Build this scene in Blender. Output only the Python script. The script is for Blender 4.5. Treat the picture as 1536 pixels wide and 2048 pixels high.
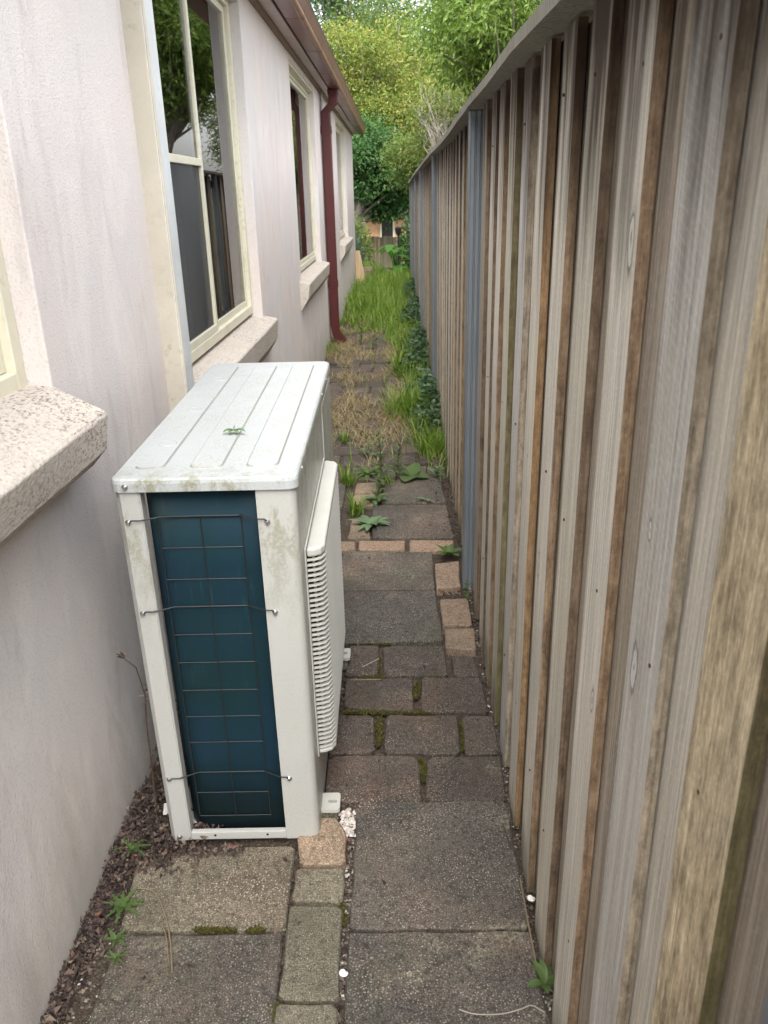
import bpy, bmesh, math, random
import numpy as np
from mathutils import Vector, Matrix
R = math.radians
rng = random.Random(11)
nrs = np.random.RandomState(5)
sc = bpy.context.scene
for o in list(bpy.data.objects): bpy.data.objects.remove(o)
C = sc.collection

# ------------------------------------------------------------------ camera
CF, CP, CR, CY, CH = 1600.0, .3785, -.0238, -.0223, 1.5
_f = Vector((math.sin(CY)*math.cos(CP), math.cos(CY)*math.cos(CP), -math.sin(CP)))
_r = Vector((math.cos(CY), -math.sin(CY), 0)); _u = _r.cross(_f)
RT = _r*math.cos(CR)+_u*math.sin(CR); UP = -_r*math.sin(CR)+_u*math.cos(CR); FW = _f
cam = bpy.data.cameras.new('camera'); co = bpy.data.objects.new('camera', cam); C.objects.link(co)
co.matrix_world = Matrix(((RT.x, UP.x, -FW.x, 0), (RT.y, UP.y, -FW.y, 0), (RT.z, UP.z, -FW.z, CH), (0, 0, 0, 1)))
cam.sensor_fit = 'HORIZONTAL'; cam.sensor_width = 36; cam.lens = CF/1536*36
cam.clip_start = .05; cam.clip_end = 1000
cam.dof.use_dof = True; cam.dof.focus_distance = 2.1; cam.dof.aperture_fstop = 15
sc.camera = co
# ------------------------------------------------------------------ sky, sun, exposure (bright overcast)
SUN_EL, SUN_AZ = R(54), R(176)          # azimuth clockwise from +Y
w = bpy.data.worlds.new('World'); sc.world = w; w.use_nodes = True
nt = w.node_tree; bg = nt.nodes['Background']
sky = nt.nodes.new('ShaderNodeTexSky'); sky.sky_type = 'NISHITA'; sky.sun_disc = False
sky.sun_elevation = SUN_EL; sky.sun_rotation = SUN_AZ; sky.dust_density = 3; sky.air_density = 1.2
hs = nt.nodes.new('ShaderNodeHueSaturation'); hs.inputs['Saturation'].default_value = .22
nt.links.new(sky.outputs[0], hs.inputs['Color']); nt.links.new(hs.outputs[0], bg.inputs[0])
bg.inputs[1].default_value = .15
sl = bpy.data.lights.new('sun', 'SUN'); so = bpy.data.objects.new('sun', sl); C.objects.link(so)
sl.energy = 1.5; sl.angle = R(45); sl.color = (1, .97, .92)
sd = Vector((math.sin(SUN_AZ)*math.cos(SUN_EL), math.cos(SUN_AZ)*math.cos(SUN_EL), math.sin(SUN_EL)))
so.rotation_euler = sd.to_track_quat('Z', 'Y').to_euler()
sc.view_settings.view_transform = 'Standard'; sc.view_settings.look = 'None'
sc.view_settings.exposure = 1.95; sc.view_settings.gamma = 1; sc.view_settings.use_curve_mapping = False

# ------------------------------------------------------------------ pixel rays (positions from what a thing touches)
def ray(px, py): return FW+RT*((px-768)/CF)+UP*((1024-py)/CF)
def G(px, py, z=0.):
    d = ray(px, py); return Vector((0, 0, CH))+d*((z-CH)/d.z)
def AY(px, py, Y):
    d = ray(px, py); return Vector((0, 0, CH))+d*(Y/d.y)
def AX(px, py, X):
    d = ray(px, py); return Vector((0, 0, CH))+d*(X/d.x)

# ------------------------------------------------------------------ material kit
class Mat:
    def __init__(s, name, rough=.7, spec=.4, metal=0., col=(.5, .5, .5)):
        s.m = bpy.data.materials.new(name); s.m.use_nodes = True; s.nt = s.m.node_tree
        s.b = s.nt.nodes['Principled BSDF']; s.out = s.nt.nodes['Material Output']
        s.b.inputs['Roughness'].default_value = rough; s.b.inputs['Specular IOR Level'].default_value = spec
        s.b.inputs['Metallic'].default_value = metal; s.b.inputs['Base Color'].default_value = (*col, 1)
        s._pos = None
    def n(s, t): return s.nt.nodes.new(t)
    def l(s, a, b): s.nt.links.new(a, b)
    def set(s, sock, v):
        if hasattr(v, 'is_output') or isinstance(v, bpy.types.NodeSocket): s.l(v, sock)
        elif isinstance(v, (tuple, list)) and len(v) == 3 and sock.type == 'RGBA': sock.default_value = (*v, 1)
        else: sock.default_value = v
    def pos(s, rnd=0.):
        g = s.n('ShaderNodeNewGeometry').outputs['Position']
        if rnd:
            oi = s.n('ShaderNodeObjectInfo'); a = s.n('ShaderNodeVectorMath'); a.operation = 'MULTIPLY_ADD'
            s.l(oi.outputs['Random'], a.inputs[0]); a.inputs[1].default_value = (rnd, rnd*1.7, rnd*2.3); s.l(g, a.inputs[2]); return a.outputs[0]
        return g
    def objc(s): return s.n('ShaderNodeTexCoord').outputs['Object']
    def rand(s): return s.n('ShaderNodeObjectInfo').outputs['Random']
    def island(s): return s.n('ShaderNodeNewGeometry').outputs['Random Per Island']
    def mp(s, v, scale=(1, 1, 1), rot=(0, 0, 0), loc=(0, 0, 0)):
        m = s.n('ShaderNodeMapping'); s.l(v, m.inputs[0]); m.inputs['Scale'].default_value = scale
        m.inputs['Rotation'].default_value = rot; m.inputs['Location'].default_value = loc; return m.outputs[0]
    def noise(s, v, scale, detail=3, rough=.55, dist=0.):
        t = s.n('ShaderNodeTexNoise'); s.l(v, t.inputs['Vector']); t.inputs['Scale'].default_value = scale
        t.inputs['Detail'].default_value = detail; t.inputs['Roughness'].default_value = rough; t.inputs['Distortion'].default_value = dist
        return t.outputs['Fac']
    def vor(s, v, scale, feat='F1', out='Distance'):
        t = s.n('ShaderNodeTexVoronoi'); t.feature = feat; s.l(v, t.inputs['Vector']); t.inputs['Scale'].default_value = scale
        return t.outputs[out]
    def wave(s, v, scale, dist=0., detail=2, prof='SIN', d='X'):
        t = s.n('ShaderNodeTexWave'); t.bands_direction = d; t.wave_profile = prof; s.l(v, t.inputs['Vector'])
        t.inputs['Scale'].default_value = scale; t.inputs['Distortion'].default_value = dist; t.inputs['Detail'].default_value = detail
        return t.outputs['Fac']
    def ramp(s, f, stops, interp='LINEAR'):
        r = s.n('ShaderNodeValToRGB'); r.color_ramp.interpolation = interp; s.l(f, r.inputs[0]); e = r.color_ramp.elements
        while len(e) < len(stops): e.new(.5)
        for k, (p, c) in enumerate(stops):
            e[k].position = p; e[k].color = (*c, 1) if isinstance(c, (tuple, list)) else (c, c, c, 1)
        return r.outputs[0]
    def mix(s, f, a, b, mode='MIX'):
        m = s.n('ShaderNodeMix'); m.data_type = 'RGBA'; m.blend_type = mode; s.set(m.inputs[0], f)
        s.set(m.inputs[6], a); s.set(m.inputs[7], b); return m.outputs[2]
    def math(s, op, a, b=0., c=0.):
        m = s.n('ShaderNodeMath'); m.operation = op; s.set(m.inputs[0], a); s.set(m.inputs[1], b)
        if op in ('MULTIPLY_ADD',): s.set(m.inputs[2], c)
        return m.outputs[0]
    def sep(s, v):
        x = s.n('ShaderNodeSeparateXYZ'); s.l(v, x.inputs[0]); return x.outputs
    def rng(s, v, a, b, c=0., d=1.):
        m = s.n('ShaderNodeMapRange'); s.set(m.inputs[0], v); m.inputs[1].default_value = a; m.inputs[2].default_value = b
        m.inputs[3].default_value = c; m.inputs[4].default_value = d; return m.outputs[0]
    def col(s, c): s.set(s.b.inputs['Base Color'], c); return s
    def rough(s, c): s.set(s.b.inputs['Roughness'], c); return s
    def bump(s, h, strength=.5, dist=.01):
        n = s.n('ShaderNodeBump'); n.inputs['Strength'].default_value = strength; n.inputs['Distance'].default_value = dist
        s.l(h, n.inputs['Height'])
        if s.b.inputs['Normal'].is_linked: s.l(s.b.inputs['Normal'].links[0].from_socket, n.inputs['Normal'])
        s.l(n.outputs[0], s.b.inputs['Normal']); return s

def paint(name, c, rough=.5, var=.12, dirt=None, bump=0., spec=.4):
    m = Mat(name, rough, spec); p = m.pos()
    k = m.noise(p, 7, 4); cc = m.mix(m.rng(k, .3, .7), tuple(x*(1-var) for x in c), tuple(min(1, x*(1+var*.5)) for x in c))
    if dirt:
        d = m.rng(m.noise(p, 38, 6, .7), .52, .68); d2 = m.rng(m.noise(p, 3, 3), .42, .65); cc = m.mix(m.math('MULTIPLY', m.math('MULTIPLY', d, d2), .75), cc, dirt)
    m.col(cc)
    if bump: m.bump(m.noise(p, 320, 2), bump, .002)
    return m.m

MT = {}
def stucco():
    m = Mat('stucco_pink', .9, .25); p = m.pos()
    big = m.noise(p, 1.3, 4, .6, .6); med = m.noise(m.mp(p, (5, 5, 1.6), (R(25), 0, 0)), 1.4, 5, .62, .8)
    fine = m.noise(p, 170, 3, .6)
    c = m.mix(m.rng(big, .32, .68), (.66, .585, .55), (.61, .585, .58))
    c = m.mix(m.rng(med, .50, .74, 0, .55), c, (.77, .72, .68))
    c = m.mix(m.rng(m.noise(m.mp(p, (3, 3, .8)), 2.6, 5, .7, .4), .55, .75, 0, .55), c, (.40, .36, .345))
    c = m.mix(m.rng(m.noise(p, 170, 2, .5), .56, .72, 0, .35), c, (.36, .32, .30))
    z = m.sep(p)[2]                                                # splash dirt with ragged edge over the footing
    zz = m.math('ADD', z, m.math('MULTIPLY', m.noise(m.mp(p, (2, 2, .7)), 3, 5, .7), -.9))
    c = m.mix(m.rng(zz, -.10, -.50, 0, .6), c, (.30, .28, .24)); m.col(c)
    m.bump(m.noise(m.mp(p, (1, 1, .6), (R(35), 0, 0)), 5, 3, .5, .5), .35, .012)
    m.bump(m.noise(p, 22, 3, .5), .15, .004); m.bump(fine, .8, .0022)
    return m.m
MT['stucco'] = stucco()
def concrete(name, a, b, speck=(.46, .42, .36), amt=.55, red=(.2, .14, .11), rough=.85):
    m = Mat(name, rough, .3); p = m.pos(); r = m.rand()
    c = m.mix(m.rng(m.noise(p, 5, 5, .65), .3, .7), a, b)
    c = m.mix(m.rng(m.noise(p, 2.2, 3, .6, .5), .5, .72, 0, .5), c, red)
    c = m.mix(m.rng(m.noise(p, 60, 4, .7), .50, .62, 0, .55), c, tuple(x*.45 for x in a))
    sp = m.rng(m.vor(p, 170), .36, .16); g = m.rng(m.noise(p, 8, 3), .35, .65, .2, 1.)
    c = m.mix(m.math('MULTIPLY', m.math('MULTIPLY', sp, g), amt), c, speck)
    sp2 = m.rng(m.vor(m.mp(p, loc=(3, 5, 1)), 40), .10, .06); c = m.mix(m.math('MULTIPLY', sp2, amt*.6), c, (.45, .42, .37))
    c = m.mix(1., c, m.mix(m.rng(m.noise(p, 300, 3, .7), .36, .64), (.45, .45, .45), (1.7, 1.66, 1.58)), 'MULTIPLY')
    mo = m.math('MULTIPLY', m.rng(m.noise(p, 3.1, 4, .6), .52, .68), m.rng(m.noise(p, 70, 4, .7), .40, .62)); c = m.mix(m.math('MULTIPLY', mo, .4), c, (.065, .068, .032))
    lc = m.math('MULTIPLY', m.rng(m.noise(m.mp(p, loc=(9, 2, 4)), 4.5, 4, .65), .58, .66), m.rng(m.noise(p, 110, 3, .7), .45, .6)); c = m.mix(m.math('MULTIPLY', lc, .35), c, (.36, .34, .24))
    hv = m.mix(r, (.86, .86, .86), (1.16, 1.13, 1.10)); c = m.mix(1., c, hv, 'MULTIPLY'); m.col(c)
    m.bump(m.noise(p, 120, 4, .7), .9, .004); m.bump(m.noise(p, 14, 3), .4, .006); return m.m
MT['slab'] = concrete('concrete_slab', (.050, .047, .043), (.092, .085, .076))
MT['slab_pale'] = concrete('concrete_slab_lichen', (.085, .077, .058), (.175, .155, .118), amt=.75)
MT['paver'] = concrete('clay_grey_paver', (.048, .041, .037), (.082, .068, .059), amt=.45, red=(.15, .09, .065))
MT['brick'] = concrete('tan_brick', (.17, .13, .10), (.26, .20, .15), speck=(.5, .44, .36), amt=.35, red=(.31, .19, .135))
MT['brick_grey'] = concrete('grey_brick', (.095, .09, .07), (.165, .15, .115), speck=(.4, .37, .31), amt=.45)
MT['sill'] = (lambda m: (m.col(m.mix(m.math('MULTIPLY', m.rng(m.noise(m.mp(m.pos(), (1, .6, 1.2)), 130, 5, .75), .50, .64), m.rng(m.noise(m.pos(), 5, 4), .3, .6, .25, 1)),
    m.mix(m.noise(m.pos(), 9, 4), (.47, .41, .36), (.58, .54, .48)), (.14, .10, .09))), m.bump(m.noise(m.pos(), 80, 4, .7), .8, .006), m)[-1].m)(Mat('sill_render', .9, .2))
def soil():
    m = Mat('soil', .95, .15); p = m.pos(); y = m.sep(p)[1]
    c = m.mix(m.noise(p, 30, 5, .7), (.045, .034, .026), (.11, .085, .065))
    c = m.mix(m.rng(m.noise(p, 160, 3, .6), .55, .7), c, (.20, .165, .13))
    far = m.mix(m.noise(p, 3, 5, .6), (.05, .075, .02), (.11, .12, .035))
    c = m.mix(m.rng(m.math('ADD', y, m.math('MULTIPLY', m.noise(p, 1.5, 3), 3.)), 14., 18.), c, far)
    m.col(c); m.bump(m.noise(p, 60, 5, .7), 1., .02); return m.m
MT['soil'] = soil()
def wood(name, a, b, fib=.5, saw=0., stain=True, green=0., knots=()):
    m = Mat(name, .85, .25); p = m.pos(13.); pz = m.pos(); r = m.rand()
    g = m.noise(m.mp(p, (70, 95, 1.6)), 1.6, 6, .7, .5); g2 = m.noise(m.mp(p, (14, 18, .35)), 2., 4, .6, .6)
    c = m.mix(m.rng(g, .36, .64), tuple(x*.82 for x in a), tuple(min(1, x*1.06) for x in b)); fl = m.noise(m.mp(p, (260, 340, 2.2)), 1., 3, .6); c = m.mix(m.rng(fl, .52, .66, 0, .5), c, tuple(x*.6 for x in a)); c = m.mix(m.rng(g2, .48, .76, 0, .45), c, tuple(x*.66 for x in a))
    c = m.mix(m.rng(m.noise(m.mp(p, (1, 1, .4)), 9, 5, .65), .45, .7, 0, .4), c, tuple(x*1.25*t for x, t in zip(a, (1.0, .94, .84))))
    c = m.mix(m.rng(m.noise(p, 150, 3, .6), .5, .75, 0, .3), c, tuple(min(1, x*1.35) for x in b))
    if fib >= .8: c = m.mix(1., c, m.mix(m.rng(m.noise(m.mp(p, (1, 1, .35)), 55, 6, .75), .34, .66), (.55, .53, .50), (1.45, 1.45, 1.42)), 'MULTIPLY')
    if green: c = m.mix(m.rng(m.noise(m.mp(p, (3, 3, .5)), 3, 4), .45, .7, 0, green), c, (.12, .13, .045))
    hue = m.mix(r, (.90, .88, .82), (1.08, 1.06, 1.04)); c = m.mix(1., c, hue, 'MULTIPLY')
    kn = m.vor(m.mp(p, (4.5, 4.5, .95)), 1.55); c = m.mix(m.rng(kn, .055, .03, 0, .75), c, (.13, .085, .055))
    for (ky, kz, ks) in knots:                                     # knots: dark rim, pale heart
        q = m.mp(pz, (0, 1/(.011*ks), 1/(.032*ks)), loc=(0, -ky/(.011*ks), -kz/(.032*ks))); ln = m.n('ShaderNodeVectorMath'); ln.operation = 'LENGTH'; m.l(q, ln.inputs[0])
        d = m.math('ADD', ln.outputs['Value'], m.math('MULTIPLY', m.math('SUBTRACT', m.noise(p, 45, 4), .5), 1.1))
        c = m.mix(m.rng(d, 1.9, 1.0, 0, .45), c, tuple(x*.7 for x in a)); c = m.mix(m.rng(d, 1.18, .98, 0, .8), c, (.16, .13, .10)); c = m.mix(m.rng(d, .92, .80, 0, 1), c, tuple(x*.9 for x in b)); c = m.mix(m.rng(d, .35, .2, 0, .7), c, (.20, .16, .12))
    if saw:
        sw = m.wave(m.mp(p, (1, 1, 1), (R(-24), 0, 0)), 28, 2.5, 3, 'SAW', 'Z'); c = m.mix(m.rng(sw, .78, 1., 0, saw), c, tuple(min(1, x*1.3) for x in b))
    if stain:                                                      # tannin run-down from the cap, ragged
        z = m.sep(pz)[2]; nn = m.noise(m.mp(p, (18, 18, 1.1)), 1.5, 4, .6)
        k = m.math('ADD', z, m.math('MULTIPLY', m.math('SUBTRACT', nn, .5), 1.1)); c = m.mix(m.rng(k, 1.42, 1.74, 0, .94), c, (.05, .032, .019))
        k2 = m.math('ADD', z, m.math('MULTIPLY', m.math('SUBTRACT', m.noise(p, 4, 4), .5), -.6)); c = m.mix(m.rng(k2, .12, -.10, 0, .75), c, (.07, .068, .03))
    m.col(c); m.bump(g, .5*fib+.2, .003); m.bump(m.noise(m.mp(p, (1, 1, .5)), 190, 3, .6), .45*fib, .003); return m.m
kp = lambda x, y: (AX(x, y, .28).y, AX(x, y, .28).z)
KN = [(*kp(1268, 1335), 1.), (*kp(1300, 1060), .45)]; KN2 = [(*kp(1263, 480), 1.1), (*kp(1075, 1130), .8), (*kp(1185, 1400), .6)]
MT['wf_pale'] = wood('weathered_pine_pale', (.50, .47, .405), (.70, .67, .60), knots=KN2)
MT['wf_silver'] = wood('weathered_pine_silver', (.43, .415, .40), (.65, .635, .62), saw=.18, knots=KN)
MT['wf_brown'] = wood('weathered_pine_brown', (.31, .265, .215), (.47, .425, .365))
MT['wf_cream'] = wood('rough_sawn_cream_pine', (.46, .38, .27), (.70, .61, .46), fib=1.6, stain=False)
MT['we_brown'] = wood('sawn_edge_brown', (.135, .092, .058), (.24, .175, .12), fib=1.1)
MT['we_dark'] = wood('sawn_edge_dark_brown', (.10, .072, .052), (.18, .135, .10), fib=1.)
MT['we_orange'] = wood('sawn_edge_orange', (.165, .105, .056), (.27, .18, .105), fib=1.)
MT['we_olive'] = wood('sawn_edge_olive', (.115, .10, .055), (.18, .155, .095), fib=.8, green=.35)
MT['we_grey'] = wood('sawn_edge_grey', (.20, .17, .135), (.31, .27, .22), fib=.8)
MT['cap'] = wood('cap_timber_grey', (.20, .195, .165), (.35, .34, .30), stain=False)
MT['oldwood'] = wood('old_fence_timber', (.16, .135, .10), (.30, .26, .20), stain=False, green=.5)
MT['plank'] = wood('tan_plank', (.42, .31, .19), (.58, .45, .29), stain=False)
MT['zinc'] = (lambda m: (m.col(m.mix(m.noise(m.mp(m.pos(), (1, 1, .25)), 22, 4), (.15, .168, .185), (.215, .235, .255))), m)[-1].m)(Mat('galvanised_steel', .42, .5, .35))
MT['maroon'] = paint('maroon_paint', (.065, .012, .012), .45, .15)
MT['gutter'] = paint('faded_maroon_gutter', (.175, .072, .07), .34, .18, (.12, .06, .045))
MT['bead'] = paint('faded_gutter_bead', (.28, .135, .10), .35, .2)
MT['fascia'] = paint('mauve_eaves_lining', (.44, .355, .345), .45, .15)
MT['moulding'] = paint('brown_eaves_moulding', (.17, .10, .075), .5, .25)
MT['cream'] = paint('cream_window_frame', (.64, .61, .485), .45, .08, (.35, .32, .22))
MT['duct_cream'] = paint('cream_duct_paint', (.47, .435, .36), .7, .1, (.24, .225, .16), .6)
MT['duct_white'] = paint('flaking_white_paint', (.58, .60, .60), .6, .12, (.42, .38, .32), .5)
MT['white_pvc'] = paint('white_conduit', (.78, .79, .80), .35, .05)
MT['dark'] = Mat('black_interior', .9, .1, 0, (.012, .012, .012)).m
MT['room'] = Mat('room_lining', .9, .1, 0, (.30, .29, .28)).m
MT['terracotta'] = paint('terracotta_tile', (.50, .17, .10), .7, .25)
MT['roof_own'] = paint('weathered_roof_tile', (.06, .05, .045), .8, .3)
MT['farbrick'] = paint('far_orange_brick', (.62, .36, .22), .85, .15)
MT['blackmetal'] = Mat('black_metal', .5, .4, 0, (.015, .016, .017)).m
MT['steel'] = Mat('screw_steel', .3, .5, 1., (.55, .55, .56)).m
def ac_paint(name, amt, c=(.72, .72, .70)):
    m = Mat(name, .38, .5); p = m.pos(); o = m.objc()
    base = m.mix(m.noise(p, 5, 4), tuple(x*.93 for x in c), tuple(min(1, x*1.05) for x in c))
    sp = m.math('MULTIPLY', m.rng(m.noise(m.mp(p, (1, 1, 1)), 200, 4, .7), .47, .62), m.rng(m.noise(p, 9, 3, .6), .34, .62, .15, 1.))
    base = m.mix(m.math('MULTIPLY', sp, amt), base, (.33, .32, .27))
    z = m.sep(p)[2]; k = m.noise(m.mp(p, (2.2, 2.2, 1.)), 8, 5, .7, .5)
    al = m.math('MULTIPLY', m.rng(k, .47, .57), m.rng(z, .55, .93)); al = m.math('MULTIPLY', al, m.rng(m.noise(p, 160, 3), .25, .55))
    al = m.math('MULTIPLY', al, m.rng(z, .9735, .9715))
    base = m.mix(m.math('MULTIPLY', al, .9), base, (.22, .215, .145)); m.col(base); m.rough(m.rng(sp, 0, 1, .34, .7))
    m.bump(m.noise(p, 420, 2), .12, .001); return m.m
MT['ac'] = ac_paint('ivory_enamel', .5, (.40, .40, .38)); MT['ac_top'] = ac_paint('ivory_enamel_dusty', .85, (.385, .41, .42))
MT['ac_groove'] = ac_paint('grimy_groove', .9, (.24, .245, .235))
MT['ac_plastic'] = paint('ivory_plastic', (.42, .415, .385), .5, .06, (.40, .39, .33))
def coil():
    m = Mat('coil_fins', .5, .25); o = m.objc(); p = m.pos()
    c = m.mix(m.rng(m.noise(m.mp(o, (1.2, 1.2, 1.)), 3.2, 3), .36, .64), (.007, .027, .032), (.009, .030, .054))
    x, y, z = m.sep(o); c = m.mix(m.rng(m.wave(m.mp(o, (1, 1, 1)), 12.5, .4, 1, 'SIN', 'Z'), .2, .95, 0, .22), c, (.006, .026, .036))
    s = m.math('MULTIPLY', m.rng(m.noise(m.mp(o, (90, 90, 7)), 1., 3, .6), .55, .75), m.rng(m.noise(o, 5, 3), .45, .7)); c = m.mix(m.math('MULTIPLY', s, .45), c, (.05, .16, .18))
    m.col(c); m.bump(m.wave(m.mp(o, (1, 1, 1)), 190, .3, 1, 'SIN', 'X'), .5, .002); return m.m
MT['coil'] = coil()
def glass():
    m = Mat('window_glass', .02, .5); nt = m.nt; tr = m.n('ShaderNodeBsdfTransparent'); gl = m.n('ShaderNodeBsdfGlossy'); fr = m.n('ShaderNodeFresnel'); mx = m.n('ShaderNodeMixShader')
    tr.inputs[0].default_value = (.86, .9, .89, 1); gl.inputs['Roughness'].default_value = .015; fr.inputs[0].default_value = 1.55
    m.l(m.math('MULTIPLY', fr.outputs[0], 1.), mx.inputs[0]); m.l(tr.outputs[0], mx.inputs[1]); m.l(gl.outputs[0], mx.inputs[2]); m.l(mx.outputs[0], m.out.inputs[0]); return m.m
MT['glass'] = glass()
def flymesh():
    m = Mat('fly_screen_mesh', .6, .4, 0, (.05, .052, .055)); tr = m.n('ShaderNodeBsdfTransparent'); mx = m.n('ShaderNodeMixShader'); mx.inputs[0].default_value = .5
    m.l(tr.outputs[0], mx.inputs[1]); m.l(m.b.outputs[0], mx.inputs[2]); m.l(mx.outputs[0], m.out.inputs[0]); return m.m
MT['mesh'] = flymesh()
def cloth(name, c):
    m = Mat(name, .9, .1, 0, c); t = m.n('ShaderNodeBsdfTranslucent'); t.inputs[0].default_value = (*c, 1); mx = m.n('ShaderNodeMixShader'); mx.inputs[0].default_value = .35
    m.l(m.b.outputs[0], mx.inputs[1]); m.l(t.outputs[0], mx.inputs[2]); m.l(mx.outputs[0], m.out.inputs[0]); return m.m
MT['curtain'] = cloth('sheer_white_curtain', (.80, .80, .82)); MT['curtain_pink'] = cloth('mauve_curtain', (.74, .60, .62)); MT['drape'] = cloth('dark_drape', (.06, .062, .065))
def foliage(name, stops, trans=.35, rough=.5, tint=True):
    m = Mat(name, rough, .35); f = m.island()
    if tint:
        a = m.n('ShaderNodeAttribute'); a.attribute_name = 'tint'; f = m.math('MULTIPLY_ADD', f, .4, m.math('MULTIPLY', a.outputs['Fac'], .6))
    c = m.ramp(f, stops); m.col(c); t = m.n('ShaderNodeBsdfTranslucent'); m.l(m.mix(1., c, (1.25, 1.35, .7), 'MULTIPLY'), t.inputs[0])
    mx = m.n('ShaderNodeMixShader'); mx.inputs[0].default_value = trans
    m.l(m.b.outputs[0], mx.inputs[1]); m.l(t.outputs[0], mx.inputs[2]); m.l(mx.outputs[0], m.out.inputs[0]); return m.m
MT['lf_dark'] = foliage('leaf_dark_green', [(0, (.022, .06, .018)), (.5, (.045, .11, .03)), (1, (.085, .165, .04))])
MT['lf_yel'] = foliage('leaf_yellow_green', [(0, (.05, .095, .018)), (.4, (.14, .20, .035)), (.68, (.24, .27, .06)), (.88, (.34, .29, .09)), (1, (.42, .25, .11))])
MT['lf_euc'] = foliage('leaf_blue_green', [(0, (.03, .075, .04)), (.5, (.06, .125, .06)), (1, (.11, .19, .08))])
MT['lf_bright'] = foliage('leaf_bright_green', [(0, (.06, .11, .02)), (.5, (.11, .18, .03)), (1, (.19, .25, .05))])
MT['lf_mid'] = foliage('leaf_mid_green', [(0, (.05, .10, .02)), (.5, (.10, .165, .035)), (1, (.17, .22, .055))])
MT['lf_feather'] = foliage('leaf_feathery', [(0, (.07, .12, .025)), (.5, (.14, .19, .045)), (.85, (.23, .26, .08)), (1, (.36, .30, .12))])
MT['lf_blue'] = foliage('leaf_grey_blue', [(0, (.03, .05, .05)), (.5, (.06, .095, .09)), (1, (.12, .16, .15))])
MT['grass'] = foliage('grass_green', [(0, (.045, .10, .012)), (.35, (.10, .19, .022)), (.65, (.19, .29, .045)), (.88, (.30, .36, .08)), (1, (.42, .38, .15))], .4)
MT['straw'] = foliage('grass_dry', [(0, (.19, .14, .075)), (.5, (.30, .235, .13)), (.8, (.42, .34, .20)), (1, (.20, .23, .06))], .3)
MT['creep'] = foliage('creeper_leaf', [(0, (.025, .06, .025)), (.5, (.05, .10, .045)), (1, (.12, .19, .11))], .2, .38)
MT['weed'] = foliage('weed_leaf', [(0, (.045, .085, .022)), (.5, (.078, .13, .036)), (1, (.13, .18, .07))], .3, .5, False)
MT['weed_blue'] = foliage('weed_leaf_greyish', [(0, (.09, .155, .075)), (1, (.17, .25, .13))], .25, .55, False)
MT['hosta'] = foliage('big_leaf_green', [(0, (.05, .16, .02)), (1, (.12, .30, .04))], .4, .4, False)
MT['litter'] = foliage('dead_leaves', [(0, (.028, .020, .018)), (.5, (.066, .046, .040)), (.82, (.115, .082, .068)), (.97, (.19, .145, .11)), (1, (.14, .045, .03))], .1, .8, False)
MT['moss'] = foliage('moss', [(0, (.022, .022, .004)), (.6, (.05, .047, .007)), (1, (.09, .08, .014))], .1, .9, False)
MT['pebble'] = (lambda m: (m.col(m.ramp(m.island(), [(0, (.05, .045, .04)), (.6, (.13, .11, .09)), (.85, (.24, .21, .17)), (1, (.5, .47, .42))])), m)[-1].m)(Mat('grit', .85, .2))
MT['flake'] = (lambda m: (m.col(m.ramp(m.island(), [(0, (.36, .31, .28)), (1, (.68, .63, .58))])), m)[-1].m)(Mat('paint_flakes', .8, .2))
MT['bark'] = (lambda m: (m.col(m.mix(m.noise(m.mp(m.pos(), (6, 6, 2)), 6, 4), (.14, .12, .10), (.33, .30, .26))), m.bump(m.noise(m.mp(m.pos(), (6, 6, 2)), 10, 4), .6, .02), m)[-1].m)(Mat('bark', .9, .2))
MT['twig'] = Mat('dry_twig', .85, .2, 0, (.20, .15, .10)).m
MT['twig_pale'] = Mat('pale_dead_twig', .85, .2, 0, (.30, .27, .22)).m
MT['twig_dark'] = Mat('dark_stalk', .85, .2, 0, (.07, .045, .03)).m
MT['shell'] = Mat('snail_shell', .4, .5, 0, (.78, .76, .72)).m

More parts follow.
